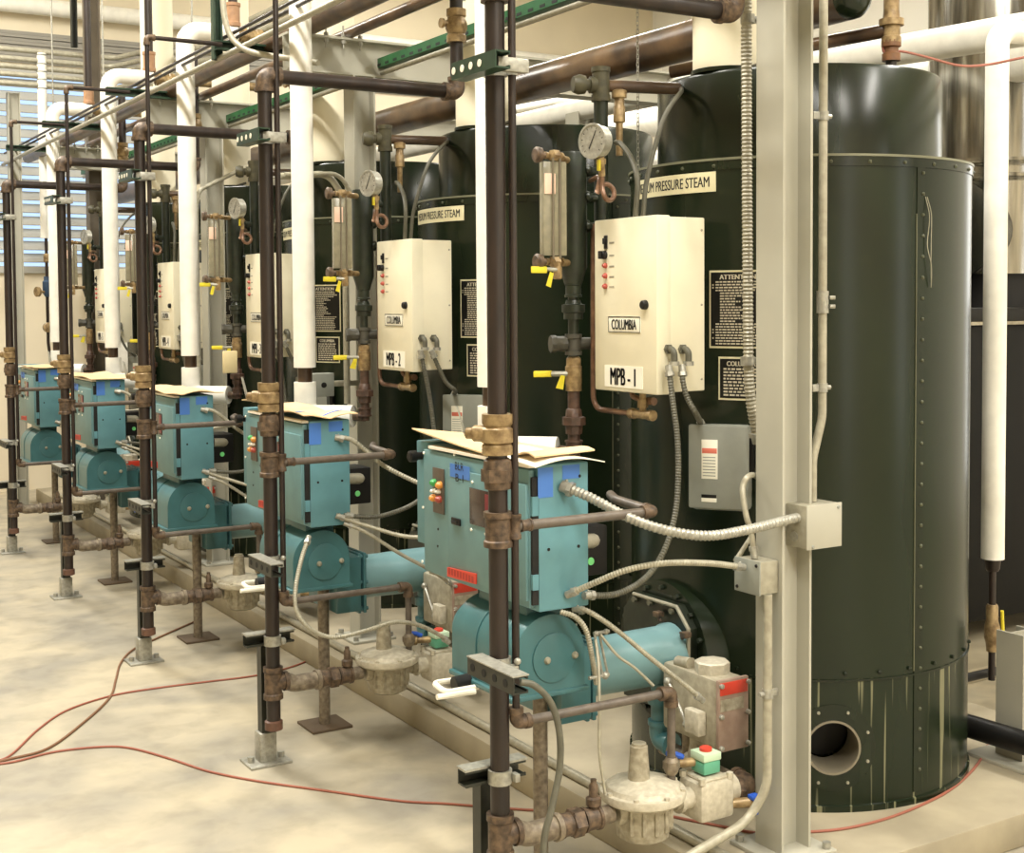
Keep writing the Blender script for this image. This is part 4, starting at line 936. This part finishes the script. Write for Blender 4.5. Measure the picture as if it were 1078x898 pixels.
flexline('short conduit curling over the fan housing of the first burner', path((590, 644, 2.90), (606, 650, 2.87), (617, 664, 2.86), (623, 690, 2.86), (628, 720, 2.88)), .008, COND, .007, ends=False)
flexline('limp grey cable drooping from the strut bracket to the floor at the front gas pipe', [A(548, 718, 'Y', 2.70), A(563, 722, 'Y', 2.69), A(580, 740, 'Y', 2.68), A(589, 772, 'Y', 2.67), A(589, 810, 'Y', 2.67), A(581, 850, 'Y', 2.66), A(572, 900, 'Y', 2.65), V((1.66, 2.62, .02))], .0085, SEAL, plain=True, ends=False)
b = MB()
t = thing('burner_linkage', 'pair of thin white linkage rods beside the first blast tube', 'linkage', A(640, 712, 'Y', 2.88))
for p, q in [((626, 668, 2.87), (634, 710, 2.87)), ((631, 668, 2.87), (640, 711, 2.87))]: MB().cyl(A(*p[:2], 'Y', p[2]), A(*q[:2], 'Y', q[2]), .0035, seg=8).put('rod', GALV, t)
MB().cyl(A(625, 667, 'Y', 2.87), A(641, 664.5, 'Y', 2.87), .005, seg=8).ball(A(628, 667, 'Y', 2.87), .008).ball(A(638, 665, 'Y', 2.87), .008).put('upper_pivot', GALV, t)
MB().cyl(A(620, 714, 'Y', 2.87), A(641, 710, 'Y', 2.87), .005, seg=8).ball(A(637, 711, 'Y', 2.87), .011).put('lower_pivot', GALV, t)
# the farther burners: conduits seen beside the cabinets
def conduits_for(k):
    dy = S*k; o = V((0, dy, 0))
    def loc(*a): return [V(p)+o for p in a]
    n = UN[k]
    flexline('ribbed conduit from the control box down to the cabinet of the %s' % n, loc(A(704, 386, 'Y', BY0-.03), (2.335, 2.985, 1.2), (2.34, 2.97, .98), (2.26, 2.93, .86), (2.08, 2.89, .815), (1.93, 2.885, .828)), .0092, SEAL, .01, 'conduits between boxes and cabinets')
    flexline('short conduit from control box to grey switch on the %s' % n, loc(A(718, 386, 'Y', BY0-.03), (2.39, 2.975, 1.3), (2.43, 2.97, 1.26), dpt(-.05, .125, .03)), .0088, SEAL, .01, 'conduits between boxes and switches')
    flexline('conduit leaving the upper end plate of the cabinet at the %s' % n, loc((1.90, CY0-.002, 1.115), (1.96, 2.87, 1.10), (2.08, 2.86, 1.0), (2.22, 2.75, .92), (2.3, 2.6, .90), (2.42, 2.56-.1, .93)), .0095, COND, .01, 'conduits leaving the cabinets')
    flexline('conduit arching from the cabinet foot to the actuator at the %s' % n, loc((1.93, CY0-.004, .80), (2.0, 2.86, .765), (2.12, 2.83, .68), (2.25, 2.81, .60), (2.335, 2.83, .54)), .0078, COND, .01, 'conduits to the valve actuators')
    flexline('low conduit swinging out below the cabinet of the %s' % n, loc((1.90, CY0-.002, .83), (2.0, 2.86, .79), (2.15, 2.78, .745), (2.3, 2.70, .77), (2.42, 2.6, .82)), .0085, COND, .01, 'conduits swinging off the cabinets')
for k in (1, 2, 3, 4): conduits_for(k)
P2 = 4.30
flexline('pale loop of conduit hanging from the second cabinet past the gas pipe to the valve', path((325, 566, 4.40), (317, 590, 4.34), (311, 622, 4.27), (313, 645, 4.24), (328, 663, 4.22), (352, 671, 4.22), (385, 664, 4.22), (415, 655, 4.22), (440, 658, 4.23), (462, 668, 4.24), (472, 676, 4.25)), .0085, COND, .009)
# junction boxes on the front column
jb = thing('junction_box', 'square galvanised junction box on the column edge where the thick conduit ends', 'junction box', (2.52, 2.65, .93))
MB().box((JX0, JY0+.004, .937), (JX1, JY1, 1.052), .002).put('box', COND, jb)
MB().box((JX0-.001, JY0, .935), (JX1+.001, JY0+.005, 1.054), .001).put('cover', COLM, jb)
for x, z in ((JX0+.02, .942), (JX1-.012, 1.042)): MB().lathe((x, JY0, z), (0, -1, 0), [(0, .005), (.003, .004)], 10).put('cover_screw', GREYB, jb)
MB().lathe((JX0, 2.65, .965), (-1, 0, 0), [(0, .014), (.002, .014), (.002, .011), (.0025, .002)], 16).put('knockout', GALV, jb)
a = A(780, 590, 'X', 2.345); c_ = A(803, 628, 'X', 2.345)
jb2 = thing('junction_box', 'lower galvanised junction box on the aisle side of the front column', 'junction box', (2.37, 2.68, .8))
b2z0, b2z1 = A(782, 622, 'X', 2.335).z, A(782, 588, 'X', 2.335).z
MB().box((2.335, 2.648, b2z0), (2.398, 2.745, b2z1), .002).put('box', COND, jb2)
MB().box((2.331, 2.646, b2z0-.002), (2.336, 2.747, b2z1+.002), .001).put('cover', GREYB, jb2)
for y, z in ((2.735, b2z0+.01), (2.658, b2z1-.01)): MB().lathe((2.331, y, z), (-1, 0, 0), [(0, .005), (.003, .004)], 10).put('cover_screw', BLACK, jb2)
# rigid conduits on the front column
def emt(lab, pts, r, rad, straps=(), m=COND):
    o = thing('rigid_conduit', lab, 'conduit', pts[-1]); MB().tube(pts, r, 14, rad).put('tube', m, o)
    for p, d in straps:
        p = V(p); d = V(d)
        b = MB().lathe(p-V((0, 0, .012)), (0, 0, 1), [(0, r), (0, r+.003), (.024, r+.003), (.024, r)], 14)
        e = p+d*(r+.022); lo = [min(p[i], e[i])-.002 for i in range(3)]; hi = [max(p[i], e[i])+.002 for i in range(3)]
        lo[2] = p.z-.01; hi[2] = p.z+.01; b.box(lo, hi, .001).hexa(p-d*(r+.002), p-d*(r+.016), .007); b.put('strap', GALV, o)
    return o
ex = A(866, 300, 'Y', 2.655).x; ex2 = (JX0+JX1)/2+.008
emt('cream rigid conduit running down the edge of the front column into the junction box', [(ex, 2.655, 3.6), (ex, 2.655, 1.28), (ex2, 2.655, 1.17), (ex2, 2.655, 1.054)], .0118, .12, [((ex, 2.655, A(866, 122, 'Y', 2.655).z), (-1, 0, 0)), ((ex, 2.655, A(866, 408, 'Y', 2.655).z), (-1, 0, 0))])
b = MB(); z = A(866, 318, 'Y', 2.655).z
MB().lathe((ex, 2.655, z-.03), (0, 0, 1), [(0, .012), (0, .0165), (.06, .0165), (.06, .012)], 14).hexa((ex+.012, 2.64, z+.012), (ex+.024, 2.632, z+.012), .006).hexa((ex+.012, 2.64, z-.012), (ex+.024, 2.632, z-.012), .006).top('conduit_coupling', GALV, 'steel set-screw coupling halfway down the cream conduit beside the column', 'coupling')
vx = A(808, 700, 'X', 2.36)
y2 = vx.y
emt('grey rigid conduit from the lower column box bending away near the floor', [(2.36, y2, b2z0), (2.36, y2, .30), (2.30, 2.66, .215), (2.02, 2.60, .19)], .0125, .12, [((2.36, y2, A(808, 730, 'X', 2.36).z), (1, 0, 0))])
fx = A(786, 200, 'Y', 2.86)
fo = flexline('wide ribbed conduit hanging along the front column past the warning plates', [V((fx.x, 2.86, 3.4)), V((fx.x-.002, 2.86, 2.6)), V((fx.x, 2.86, 2.1)), V((fx.x+.004, 2.86, 1.7)), V((fx.x+.008, 2.86, 1.42)), V((fx.x+.018, 2.86, 1.31)), V((fx.x+.05, 2.865, 1.2))], .0165, COND, .011)
for py in (20, 380):
    p = A(787, py, 'Y', 2.86)
    MB().lathe(p-V((0, 0, .012)), (0, 0, 1), [(0, .0168), (0, .02), (.024, .02), (.024, .0168)], 16).box(p+V((.018, -.006, -.01)), p+V((.045, .002, .01)), .001).hexa(p+V((.034, -.006, 0)), p+V((.034, -.02, 0)), .009).put('strap', GALV, fo)
flexline('white flexible loop between the disconnect switch and the column box', [dpt(.06, -.05, .0)+V((.05, -.06, 0)), A(792, 500, 'Y', 2.74), A(782, 512, 'Y', 2.72), A(785, 540, 'Y', 2.70), A(791, 562, 'Y', 2.695), A(794, 586, 'Y', 2.69)], .008, COND, .008, plain=True)
MB().tube([A(792, 563, 'Y', 2.74), A(776, 588, 'Y', 2.75), A(774, 590, 'Y', 2.76)], .006, 8).top('ground_wire', COND, 'short bare grey wire beside the lower column box', 'wire')
# cables that rise from each control box over the boiler top
def cable(k, lab, pts, r):
    pts = [V(p)+V((0, S*k, 0)) for p in pts]
    return MB().tube(smooth(pts, 8), r, 8).top('control_cable', SEAL, lab, 'cable', 'grey cables over the boilers', origin=pts[0])
for k in range(5):
    cable(k, 'grey cable arching from the control box to the dome of the %s' % UN[k], [A(677, 228, 'X', 2.36), A(680, 195, 'X', 2.37), A(688, 160, 'X', 2.40), A(700, 122, 'X', 2.45), A(716, 98, 'X', 2.53), A(727, 90, 'X', 2.62), (2.72, 3.02, 2.315)], .0075)
    cable(k, 'shorter grey cable from the control box to the probe of the %s' % UN[k], [A(669, 228, 'X', 2.34), A(671, 190, 'X', 2.34), A(665, 168, 'X', 2.36), A(654, 152, 'X', 2.37), A(648, 150, 'X', 2.38)], .0085)
# pull chain above the MPB - 1 boiler
b = MB(); p0, p1 = A(671, 0, 'X', 2.62), A(672, 205, 'X', 2.55)
n = 46
t = thing('pull_chain', 'thin bright chain hanging in front of the steam header', 'chain', p1)
b = MB()
for i in range(n):
    c = p0.lerp(p1, i/n); d = V((.004, 0, 0)) if i % 2 else V((0, .004, 0))
    b.tube([c-d, c-d+V((0, 0, -.016)), c+d+V((0, 0, -.016)), c+d, c-d], .0012, 5, .003)
b.put('chain_links', GALV, t)
# ================================================================== right of the boilers
px_ = A(1045, 588, 'Y', 3.16)
t = thing('insulated_pipe', 'thick white insulated pipe standing alone past the MPB - 1 boiler', 'pipe', (px_.x, 3.16, .67))
wt = A(1045, 25, 'Y', 3.16).z-.02
MB().tube([(px_.x, 3.16, px_.z), (px_.x, 3.16, wt), (px_.x+.6, 3.16, wt+.02)], .0405, 24, .06).put('insulation', WHITE, t)
MB().cyl((px_.x, 3.16, .23), (px_.x, 3.16, px_.z+.02), .0125, seg=14).lathe((px_.x, 3.16, px_.z-.045), (0, 0, 1), [(0, .02), (.01, .026), (.045, .03)], 14).put('bare_pipe', PIPE, t)
b = MB().lathe((px_.x, 3.16, .335), (0, 0, 1), [(0, .014), (0, .02), (.03, .022), (.05, .028), (.09, .028), (.11, .022), (.16, .022), (.17, .018)], 14); vv = b.put('ball_valve', BRONZE, t)
q = V((px_.x+.03, 3.15, .42)); MB().tube([q+V((-.02, 0, -.03)), q+V((.012, -.004, -.02)), q+V((.006, -.004, .06))], .006, 8, .01).put('yellow_lever', YEL, vv)
q = A(1035, 712, 'Y', 3.18)
t = thing('black_floor_pipe', 'slim black pipe just above the floor under the white standing pipe', 'pipe', (3.8, 3.18, .2))
MB().cyl((3.66, 3.2, q.z), (4.4, 3.2, q.z), .016, seg=14).put('tube', BLACK, t)
b = MB()
for x in (3.72, 4.3): b.cyl((x, 3.2, .0 if x > 3.95 else .1), (x, 3.2, q.z), .012, seg=10)
b.put('foot', BLACK, t)
q1, q2 = A(1006, 760, 'Y', 2.98), A(1078, 782, 'Y', 2.72)
e = q2+(q2-q1)*1.2; MB().tube([q1+(q1-q2)*.35, e, V((e.x, e.y, .005))], .038, 20, .07).top('black_floor_pipe', BLACK, 'thick black pipe lying low beside the MPB - 1 boiler foot', 'pipe')
c = A(1076, 806, 'Z', .1)
t = thing('steel_column', 'grey steel column cut off by the picture edge, past the MPB - 1 boiler', 'column', (c.x+.05, c.y, .1), 'steel columns of the pipe frame'); t['kind'] = 'thing'
wsec(MB(), c.x, c.y, .11, .52).put('shaft', COLM, t)
MB().box((c.x-.07, c.y-.07, .1), (c.x+.17, c.y+.17, .112), .002).put('base_plate', COLM, t)
# black equipment beyond
t = thing('black_tank', 'black rectangular tank casing beyond the MPB - 1 boiler', 'tank', (5.3, 6.5, .06))
MB().box((4.35, 3.95, .16), (6.6, 10.6, 1.50), .02).put('casing', TANK, t)
MB().box((4.33, 3.93, 1.50), (6.62, 10.62, 1.56), .008).put('lid', BLACK, t)
MB().box((4.32, 3.93, 1.485), (6.0, 3.94, 1.50)).put('pale_edge', CASTD, t)
b = MB()
for x in (4.45, 6.4):
    for y in (4.1, 7.2, 10.4): b.box((x, y, .06), (x+.12, y+.12, .16))
b.put('skid_foot', BLACK, t)
a = A(1022, 335, 'X', 4.6)
MB().box((4.5, 4.0, 1.56), (4.62, 4.1, 1.61), .004).top('pale_block', COND, 'small pale block on the edge of the black tank lid', 'block')
# stainless flue
t = thing('stainless_flue', 'large shiny stainless flue with clamp bands beyond the MPB - 1 boiler', 'flue', (5.42, 4.45, 1.56))
FXc, FYc = 5.42, 4.45
MB().cyl((FXc, FYc, 2.2), (FXc, FYc, ZC), .30, seg=48).put('upper_duct', STEEL, t)
for z, r in ((2.235, .335), (2.16, .345)): MB().lathe((FXc, FYc, z), (0, 0, 1), [(0, .30), (0, r), (.012, r+.008), (.02, r), (.035, r), (.035, .30)], 48).put('clamp_band', STEEL, t)
MB().lathe((FXc, FYc, 1.72), (0, 0, 1), [(0, .31), (.45, .325), (.46, .30)], 48).put('lower_duct', STEEL, t)
MB().tube([(FXc-.15, FYc-.05, 1.93), (FXc-.42, FYc-.12, 1.93)], .21, 36).put('side_inlet', STEEL, t)
MB().lathe((FXc-.40, FYc-.115, 1.93), (-1, -.26, 0), [(0, .21), (0, .235), (.02, .235), (.02, .03)], 36).put('inlet_cap', STEEL, t)
MB().cyl((FXc, FYc, 1.56), (FXc, FYc, 1.74), .27, seg=40).put('draft_hood', BLACK, t)
MB().tube([(FXc, FYc, 1.95), (FXc+.46, FYc-.22, 1.93), (FXc+.62, FYc-.28, 1.56)], .14, 28, .2).put('elbow', STEEL, t)
# white pipes high up behind the MPB - 1 boiler
def angled(name, lab, p, q, r, m=WHITE, ext=.6, cat='pipe'):
    p, q = V(p), V(q); d = q-p
    return MB().cyl(p-d*ext, q+d*ext, r, seg=28).top(name, m, lab, cat, 'white overhead mains', origin=p)
angled('white_main', 'long white insulated overhead pipe rising past the bronze tee', A(868, 66, 'X', 4.6), A(1036, 38, 'X', 4.42), .066, ext=4)
angled('white_main', 'fatter pale insulated pipe lower down behind the first dome', A(880, 95, 'X', 5.6), A(990, 76, 'X', 5.4), .11, ext=4)
for i, (x, z, r, lab) in enumerate([(4.2, 2.68, .06, 'pale overhead pipe above the second boiler dome'), (4.9, 3.1, .05, 'thin pale overhead pipe below the ceiling behind the boilers'), (5.6, 2.55, .09, 'broad pale pipe at the back behind the second boiler')]):
    along('white_main', x, z, r, 5.2, 11.5, WHITE, lab, 'pipe', 24, 'white overhead mains')
# bronze tee and riser on the MPB - 1 boiler top
bp = A(938, 87, 'X', 3.12); t = thing('steam_outlet', 'bronze tee and valve standing on the MPB - 1 boiler dome', 'valve', bp)
bx, by = bp.x, bp.y
MB().cyl((bx, by, 2.296), (bx, by, 2.75), .0165, seg=16).put('riser', PIPE, t)
b = MB().lathe((bx, by, A(940, 64, 'X', bx).z), (0, 0, 1), [(0, .02), (0, .028), (.022, .028), (.026, .022), (.04, .022), (.044, .03), (.062, .03), (.066, .022)], 14); b.put('lower_union', mat('union_brown', (134, 92, 58), .5, nscale=40, namt=.25), t)
zt = A(940, 31, 'X', bx).z
b = MB().lathe((bx, by, zt-.04), (0, 0, 1), [(0, .02), (0, .03), (.018, .03), (.02, .027), (.05, .027), (.052, .038), (.072, .038), (.074, .026), (.1, .024)], 16); b.put('tee', BRONZE, t)
MB().cyl((bx, by, zt+.06), (bx, by, 3.0), .024, seg=16).put('upper_pipe', BRONZE, t)
e = A(862, 46, 'X', 3.0); MB().tube([(bx, by, zt), e, e+(e-V((bx, by, zt)))*2.2], .021, 14).put('branch', RUST, t)
# red cable strung across on the right
pts = [A(931, 40, 'Y', 2.95), A(931, 55, 'Y', 2.95), A(948, 54, 'Y', 2.93), A(975, 60, 'Y', 3.0), A(1010, 69, 'Y', 3.05), A(1040, 68, 'Y', 3.08), A(1080, 60, 'Y', 3.0), A(1120, 54, 'Y', 3.0)]
MB().tube(smooth(pts, 6), .0045, 6).top('red_cable', CORD, 'thin red cable strung from the bronze tee towards the white pipe', 'cable')
# ================================================================== orange leads on the floor
def lead(lab, pix, m=CORD, r=.0042, z=0, name='extension_lead'):
    pts = []
    for q in pix:
        zz = q[2] if len(q) > 2 else z
        p = A(q[0], q[1], 'Z', zz+r); pts.append(p)
    return MB().tube(smooth(pts, 8), r, 8).top(name, m, lab, 'cable', 'leads lying on the floor', origin=pts[0])
lead('long orange lead sweeping across the open floor to the front gas pipe', [(-20, 806), (14, 802), (60, 791), (110, 786), (140, 788), (180, 799), (220, 812), (270, 822), (340, 832), (420, 843), (470, 846), (520, 850), (570, 853), (620, 852)])
lead('orange lead curving over the second floor section towards the boiler pad', [(-20, 802), (8, 797), (40, 768), (70, 748), (115, 733), (160, 725), (215, 718), (270, 711), (310, 701), (345, 686)])
lead('dark brown lead running up to the third gas pipe foot', [(-20, 806), (10, 799), (50, 788), (85, 763), (115, 735), (122, 715), (127, 698), (140, 684), (165, 672), (210, 652)], CORDB, .005)
lead('orange lead wrapping around the foot of the MPB - 1 boiler', [(700, 858, .1), (760, 870, .1), (800, 877, .1), (845, 876, .1), (890, 872, .1), (935, 861, .1), (975, 845, .1), (1005, 828, .1), (1030, 803, .1), (1044, 775, .1)], z=.1)
e = A(1044, 775, 'Z', .106)
MB().tube(smooth([e, A(1058, 745, 'Y', e.y+.02), A(1066, 715, 'Y', e.y+.03), A(1074, 690, 'Y', e.y+.03), A(1085, 640, 'Y', e.y+.03)], 8), .006, 8).top('extension_lead', CORD, 'orange lead lifting off the floor near the cut-off column', 'cable', 'leads lying on the floor')
# conduit lying along the pad edge
MB().cyl((2.262, 2.55, .115), (2.262, 10.8, .115), .0145, seg=12).top('floor_conduit', COND, 'long grey conduit lying along the edge of the concrete pad', 'conduit', origin=(2.262, 2.55, .1))
# white loop handle on the strut bracket between first and second burner
for k in (0, 1):
    o = V((0, S*k, 0))
    t = thing('pipe_bracket_loop', ['bent white wire bracket lying beside the front gas pipe', 'bent white wire bracket beside the second gas pipe'][k], 'bracket', A(480, 722, 'Y', 3.2)+o)
    MB().tube([A(500, 713, 'Y', 3.2)+o, A(456, 719, 'Y', 3.2)+o, A(469, 729, 'Y', 3.12)+o, A(503, 723, 'Y', 3.12)+o], .008, 8, .02).put('loop', STICK, t)
    MB().cyl(A(460, 734, 'Y', 3.10)+o, A(500, 728, 'Y', 3.10)+o, .008, seg=8).put('lower_rod', STICK, t)
    MB().cyl(A(478, 721, 'Y', 3.16)+o, A(494, 717, 'Y', 3.16)+o, .022, seg=14).put('black_roller', BLACK, t)
# ================================================================== far left corner
FYp = 10.9
zs = [3.57, 3.50, 3.44, 3.38, 3.31]
for i, z in enumerate(zs):
    r = .021
    pts = [(-3.5, FYp, z), (2.80-.02*i, FYp, z), (3.25-.02*i, 9.6, z+.02), (3.3-.02*i, 8.2, z+.02)]
    MB().tube(pts, r, 10, .12).top('conduit_bank', COND, ['topmost', 'second', 'middle', 'fourth', 'lowest'][i]+' cream conduit of the rack crossing high before the louvers', 'conduit', 'conduit rack before the louvers', origin=pts[0])
t = thing('insulated_drop', 'slim white insulated pipe hanging before the louvers above a blue valve', 'pipe', (2.23, FYp, 1.2))
x = 2.235
MB().cyl((x, FYp, 2.12), (x, FYp, 3.56), .036, seg=20).put('insulation', WHITE, t)
b = MB()
for z in zs: b.lathe((x, FYp, z-.03), (0, 0, 1), [(0, .036), (0, .038), (.01, .038), (.01, .036)], 20)
b.put('band_border', GREYB, t)
MB().tube([(x+.005, FYp, 2.14), (x+.005, FYp, 1.3), (x+.02, FYp, 1.15)], .012, 10).put('bare_pipe', PIPE, t)
MB().lathe((x+.005, FYp, 1.93), (0, 0, 1), [(0, .014), (.01, .024), (.06, .024), (.07, .014)], 12).put('bronze_union', BRONZE, t)
vv = MB().lathe((x+.01, FYp, 1.66), (0, 0, 1), [(0, .02), (.03, .04), (.12, .04), (.13, .03), (.16, .03)], 16).put('blue_valve', mat('valve_blue', (52, 74, 100), .4), t)
MB().lathe((x-.02, FYp-.02, 1.70), (-.9, -.4, 0), [(0, .01), (.05, .01), (.052, .04), (.07, .04), (.072, .01)], 14).put('hand_wheel', BRONZE, vv)
MB().lathe((x+.005, FYp-.01, 1.42), (0, -1, 0), [(-.02, .04), (.03, .04), (.034, .03), (.034, .002)], 16).put('strainer', BRONZE, t)
t = thing('steel_post', 'grey steel post standing before the louvers behind the last gas pipe', 'post', (2.05, 10.95, 0)); t['kind'] = 'thing'
wsec(MB(), 1.99, 10.95, .01, 3.25, .09, .09).put('shaft', COLM, t)
MB().box((1.94, 10.9, 0), (2.13, 11.09, .012), .002).put('base_plate', COLM, t)
MB().cyl((XL, YB-.10, 4.13), (XR, YB-.10, 4.13), .07, seg=24).top('wall_main', WHITE, 'large pale pipe running along the far wall above the cladding', 'pipe', origin=(2, YB-.1, 4.06))
MB().channel((2.475, 10.85, 3.62), (2.475, 10.85, ZC), .045, (0, -1, 0)).top('hanger_strut', STRUTD, 'dark strut dropping from the ceiling to the conduit rack', 'hanger')
# electrical panels beyond the last boiler
wp = thing('wall_panel', 'pale electrical panel on the far wall beyond the last boiler', 'panel', (2.9, YB-.06, 1.2))
MB().box((2.86, YB-.14, 1.45), (3.14, YB, 1.84), .006).put('upper_case', WHITE, wp)
MB().box((2.86, YB-.14, 1.0), (3.14, YB, 1.42), .006).put('lower_case', WHITE, wp)
MB().box((2.9, YB-.146, 1.08), (2.99, YB-.138, 1.34), .002).put('door_slot', BLACK, wp)
along('far_duct', 2.78, 0, 0, 0, 0, PIPE, '', '') if False else None
MB().cyl((2.58, 10.55, 0.0), (2.58, 10.55, 2.05), .045, seg=20).top('dark_standpipe', mat('standpipe', (92, 86, 66), .4), 'dark standing pipe with pale top beside the last boiler', 'pipe')
MB().tube([(2.58, 10.55, 2.05), (2.58, 10.55, 2.5), (2.66, 10.55, 2.58)], .055, 20, .05).top('white_standpipe_top', WHITE, 'white insulated sleeve on top of the dark standing pipe', 'insulation', origin=(2.58, 10.55, 2.05))
# light sleeve and small pale box near the second riser
a = A(352, 450, 'Y', 4.95); MB().lathe((a.x, a.y, a.z-.05), (0, 0, 1), [(0, .045), (.08, .045), (.08, .04), (.03, .04)], 20).top('blue_sleeve', LBLUE, 'light blue round sleeve beside the white elbow at the second cabinet', 'sleeve')
a = A(338, 405, 'Y', 5.33); t = thing('relay_box', 'small square grey relay box behind the second white riser', 'relay box', a)
MB().box(a+V((-.05, -.03, -.05)), a+V((.05, .03, .05)), .005).put('case', GREYB, t)
MB().lathe(a+V((0, -.03, 0)), (0, -1, 0), [(0, .012), (.004, .012)], 12).put('knockout', BLACK, t)
MB().box(a+V((.05, .03, -.012)), (2.41, 5.385, a.z+.012), .002).box(a+V((-.03, .03, -.03)), a+V((.06, .036, .03)), .001).put('mounting_arm', COND, t)
a = A(242, 381, 'Y', 6.40); MB().box(a+V((-.035, -.012, -.055)), a+V((.035, .012, .055)), .004).top('hanging_tag', mat('tag_cream', (222, 206, 160), .6), 'cream card tag hanging at the third blowdown valve', 'tag')
# conduits down the second column
a = A(352, 250, 'X', 2.36)
t = thing('rigid_conduit', 'curved pair of pale conduits coming down at the second column', 'conduit', (2.36, a.y, 1.2))
y = COLY[1]
MB().tube([(2.05, y-.02, 2.135), (2.27, y-.02, 2.155), (2.345, y-.02, 2.05), (2.345, y-.02, 1.16)], .014, 12, .08).put('tube', COND, t)
MB().tube([(2.06, y-.05, 2.14), (2.31, y-.05, 2.155), (2.375, y-.05, 2.05), (2.375, y-.05, 1.9)], .010, 12, .08).put('tube', COND, t)
y = COLY[2]
MB().tube([(2.62, y-.04, 2.38), (2.35, y-.04, 2.24), (2.33, y-.04, 2.15), (2.33, y-.04, 1.1)], .012, 12, .06).top('rigid_conduit', COND, 'pale conduit bending down along the third column', 'conduit')
# conduit arc high above the second gas pipe
pts = [A(234, -20, 'X', 1.9), A(236, 15, 'X', 1.9), A(243, 38, 'X', 1.92), A(258, 52, 'X', 1.96), A(280, 58, 'X', 2.02), A(310, 62, 'X', 2.1), A(335, 66, 'X', 2.15)]
MB().tube(smooth(pts, 8), .013, 12).top('bent_conduit', COND, 'pale bent conduit sweeping down from the ceiling beside the green hanger', 'conduit')

a = A(612, 125, 'X', 4.2)
t = thing('steel_column', 'grey column far behind, above the second boiler dome', 'column', (a.x, a.y, 0), 'steel columns of the pipe frame'); t['kind'] = 'thing'
wsec(MB(), a.x-.06, a.y-.06, .01, 2.66, .13, .13).put('shaft', COLM, t)
MB().box((a.x-.12, a.y-.12, 0), (a.x+.12, a.y+.12, .012), .002).put('base_plate', COLM, t)

w0 = A(972, 222, 'Y', 2.70)
MB().tube(smooth([bpt(42.3, 1.90, BR+.004), bpt(42.9, 1.84, BR+.014), bpt(42.5, 1.76, BR+.010), bpt(43.6, 1.70, BR+.016), bpt(44.8, 1.635, BR+.006), bpt(43.9, 1.71, BR+.012), bpt(43.5, 1.78, BR+.016), bpt(43.9, 1.85, BR+.012), bpt(43.0, 1.90, BR+.004)], 6), .0013, 6).top('loose_wire', COND, 'thin pale wire dangling beside the rivet seam of the MPB - 1 boiler', 'wire', origin=bpt(44, 1.62, BR))
# added unseen frames around the lamps that give the boilers reflections
def opening(name, cx, cy, w, h, zc, axis):
    b = MB(); t = .06
    def bx(u0, z0, u1, z1):
        if axis == 'x': b.box((cx+u0, cy-.02, z0), (cx+u1, cy+.07, z1), .004)
        else: b.box((cx-.07, cy+u0, z0), (cx+.02, cy+u1, z1), .004)
    z0, z1 = zc-h/2, zc+h/2
    bx(-w/2-t, z0-t, -w/2, z1+t); bx(w/2, z0-t, w/2+t, z1+t); bx(-w/2-t, z1, w/2+t, z1+t); bx(-w/2-t, z0-t, w/2+t, z0)
    structure(b, name, LOUV)
opening('added_window_2', 7.1, YN, .9, 3.8, 2.1, 'x'); opening('added_window_3', 1.4, YN, .6, 3.8, 2.1, 'x'); opening('added_window_4', XR, 4.9, 1.2, 3.6, 2.1, 'y')  # invented frames only, the walls stay closed behind them
# ------------------------------------------------------------------ light and view
def area(name, loc, sx, sy, power, col=(1, .965, .885), rot=(0, 0, 0)):
    l = bpy.data.lights.new(name, 'AREA'); l.shape = 'RECTANGLE'; l.size = sx; l.size_y = sy; l.energy = power; l.color = col
    o = bpy.data.objects.new(name, l); C.objects.link(o); o.location = loc; o.rotation_euler = rot; return o
for i, (x, y) in enumerate([(.9, -1.6), (.9, 2.0), (.9, 5.6), (.9, 9.2)]):
    area('ceiling_lamp', (x, y, 4.9), .35, 2.6, 250)
for i, (x, y) in enumerate([(5.4, 1.6), (5.4, 5.4), (5.4, 9.2)]):
    area('ceiling_lamp', (x, y, 4.9), .35, 2.6, 200)
area('ceiling_lamp', (4.6, -1.6, 4.9), .35, 2.6, 190)
area('ceiling_lamp', (2.4, -2.6, 4.9), .35, 2.4, 140)
area('added_reflection_lamp', (7.1, YN+.03, 2.1), .9, 3.8, 45, (.95, .98, 1), (math.radians(90), 0, 0))  # these wall lamps are added, unseen, for vertical streaks on the boiler shells
area('added_reflection_lamp', (1.4, YN+.03, 2.1), .6, 3.8, 22, (.95, .98, 1), (math.radians(90), 0, 0))
area('added_reflection_lamp', (XR-.03, 4.9, 2.1), 1.2, 3.6, 45, (.95, .98, 1), (math.radians(90), 0, math.radians(90)))
W = bpy.data.worlds.new('world'); bpy.context.scene.world = W; W.use_nodes = True
W.node_tree.nodes['Background'].inputs[0].default_value = (*lin((178, 205, 236)), 1)
W.node_tree.nodes['Background'].inputs[1].default_value = 1.9
vs = bpy.context.scene.view_settings; vs.view_transform = 'Standard'; vs.look = 'None'; vs.gamma = 1; vs.use_curve_mapping = False
vs.exposure = -0.28
bpy.context.scene.cycles.use_denoising = True
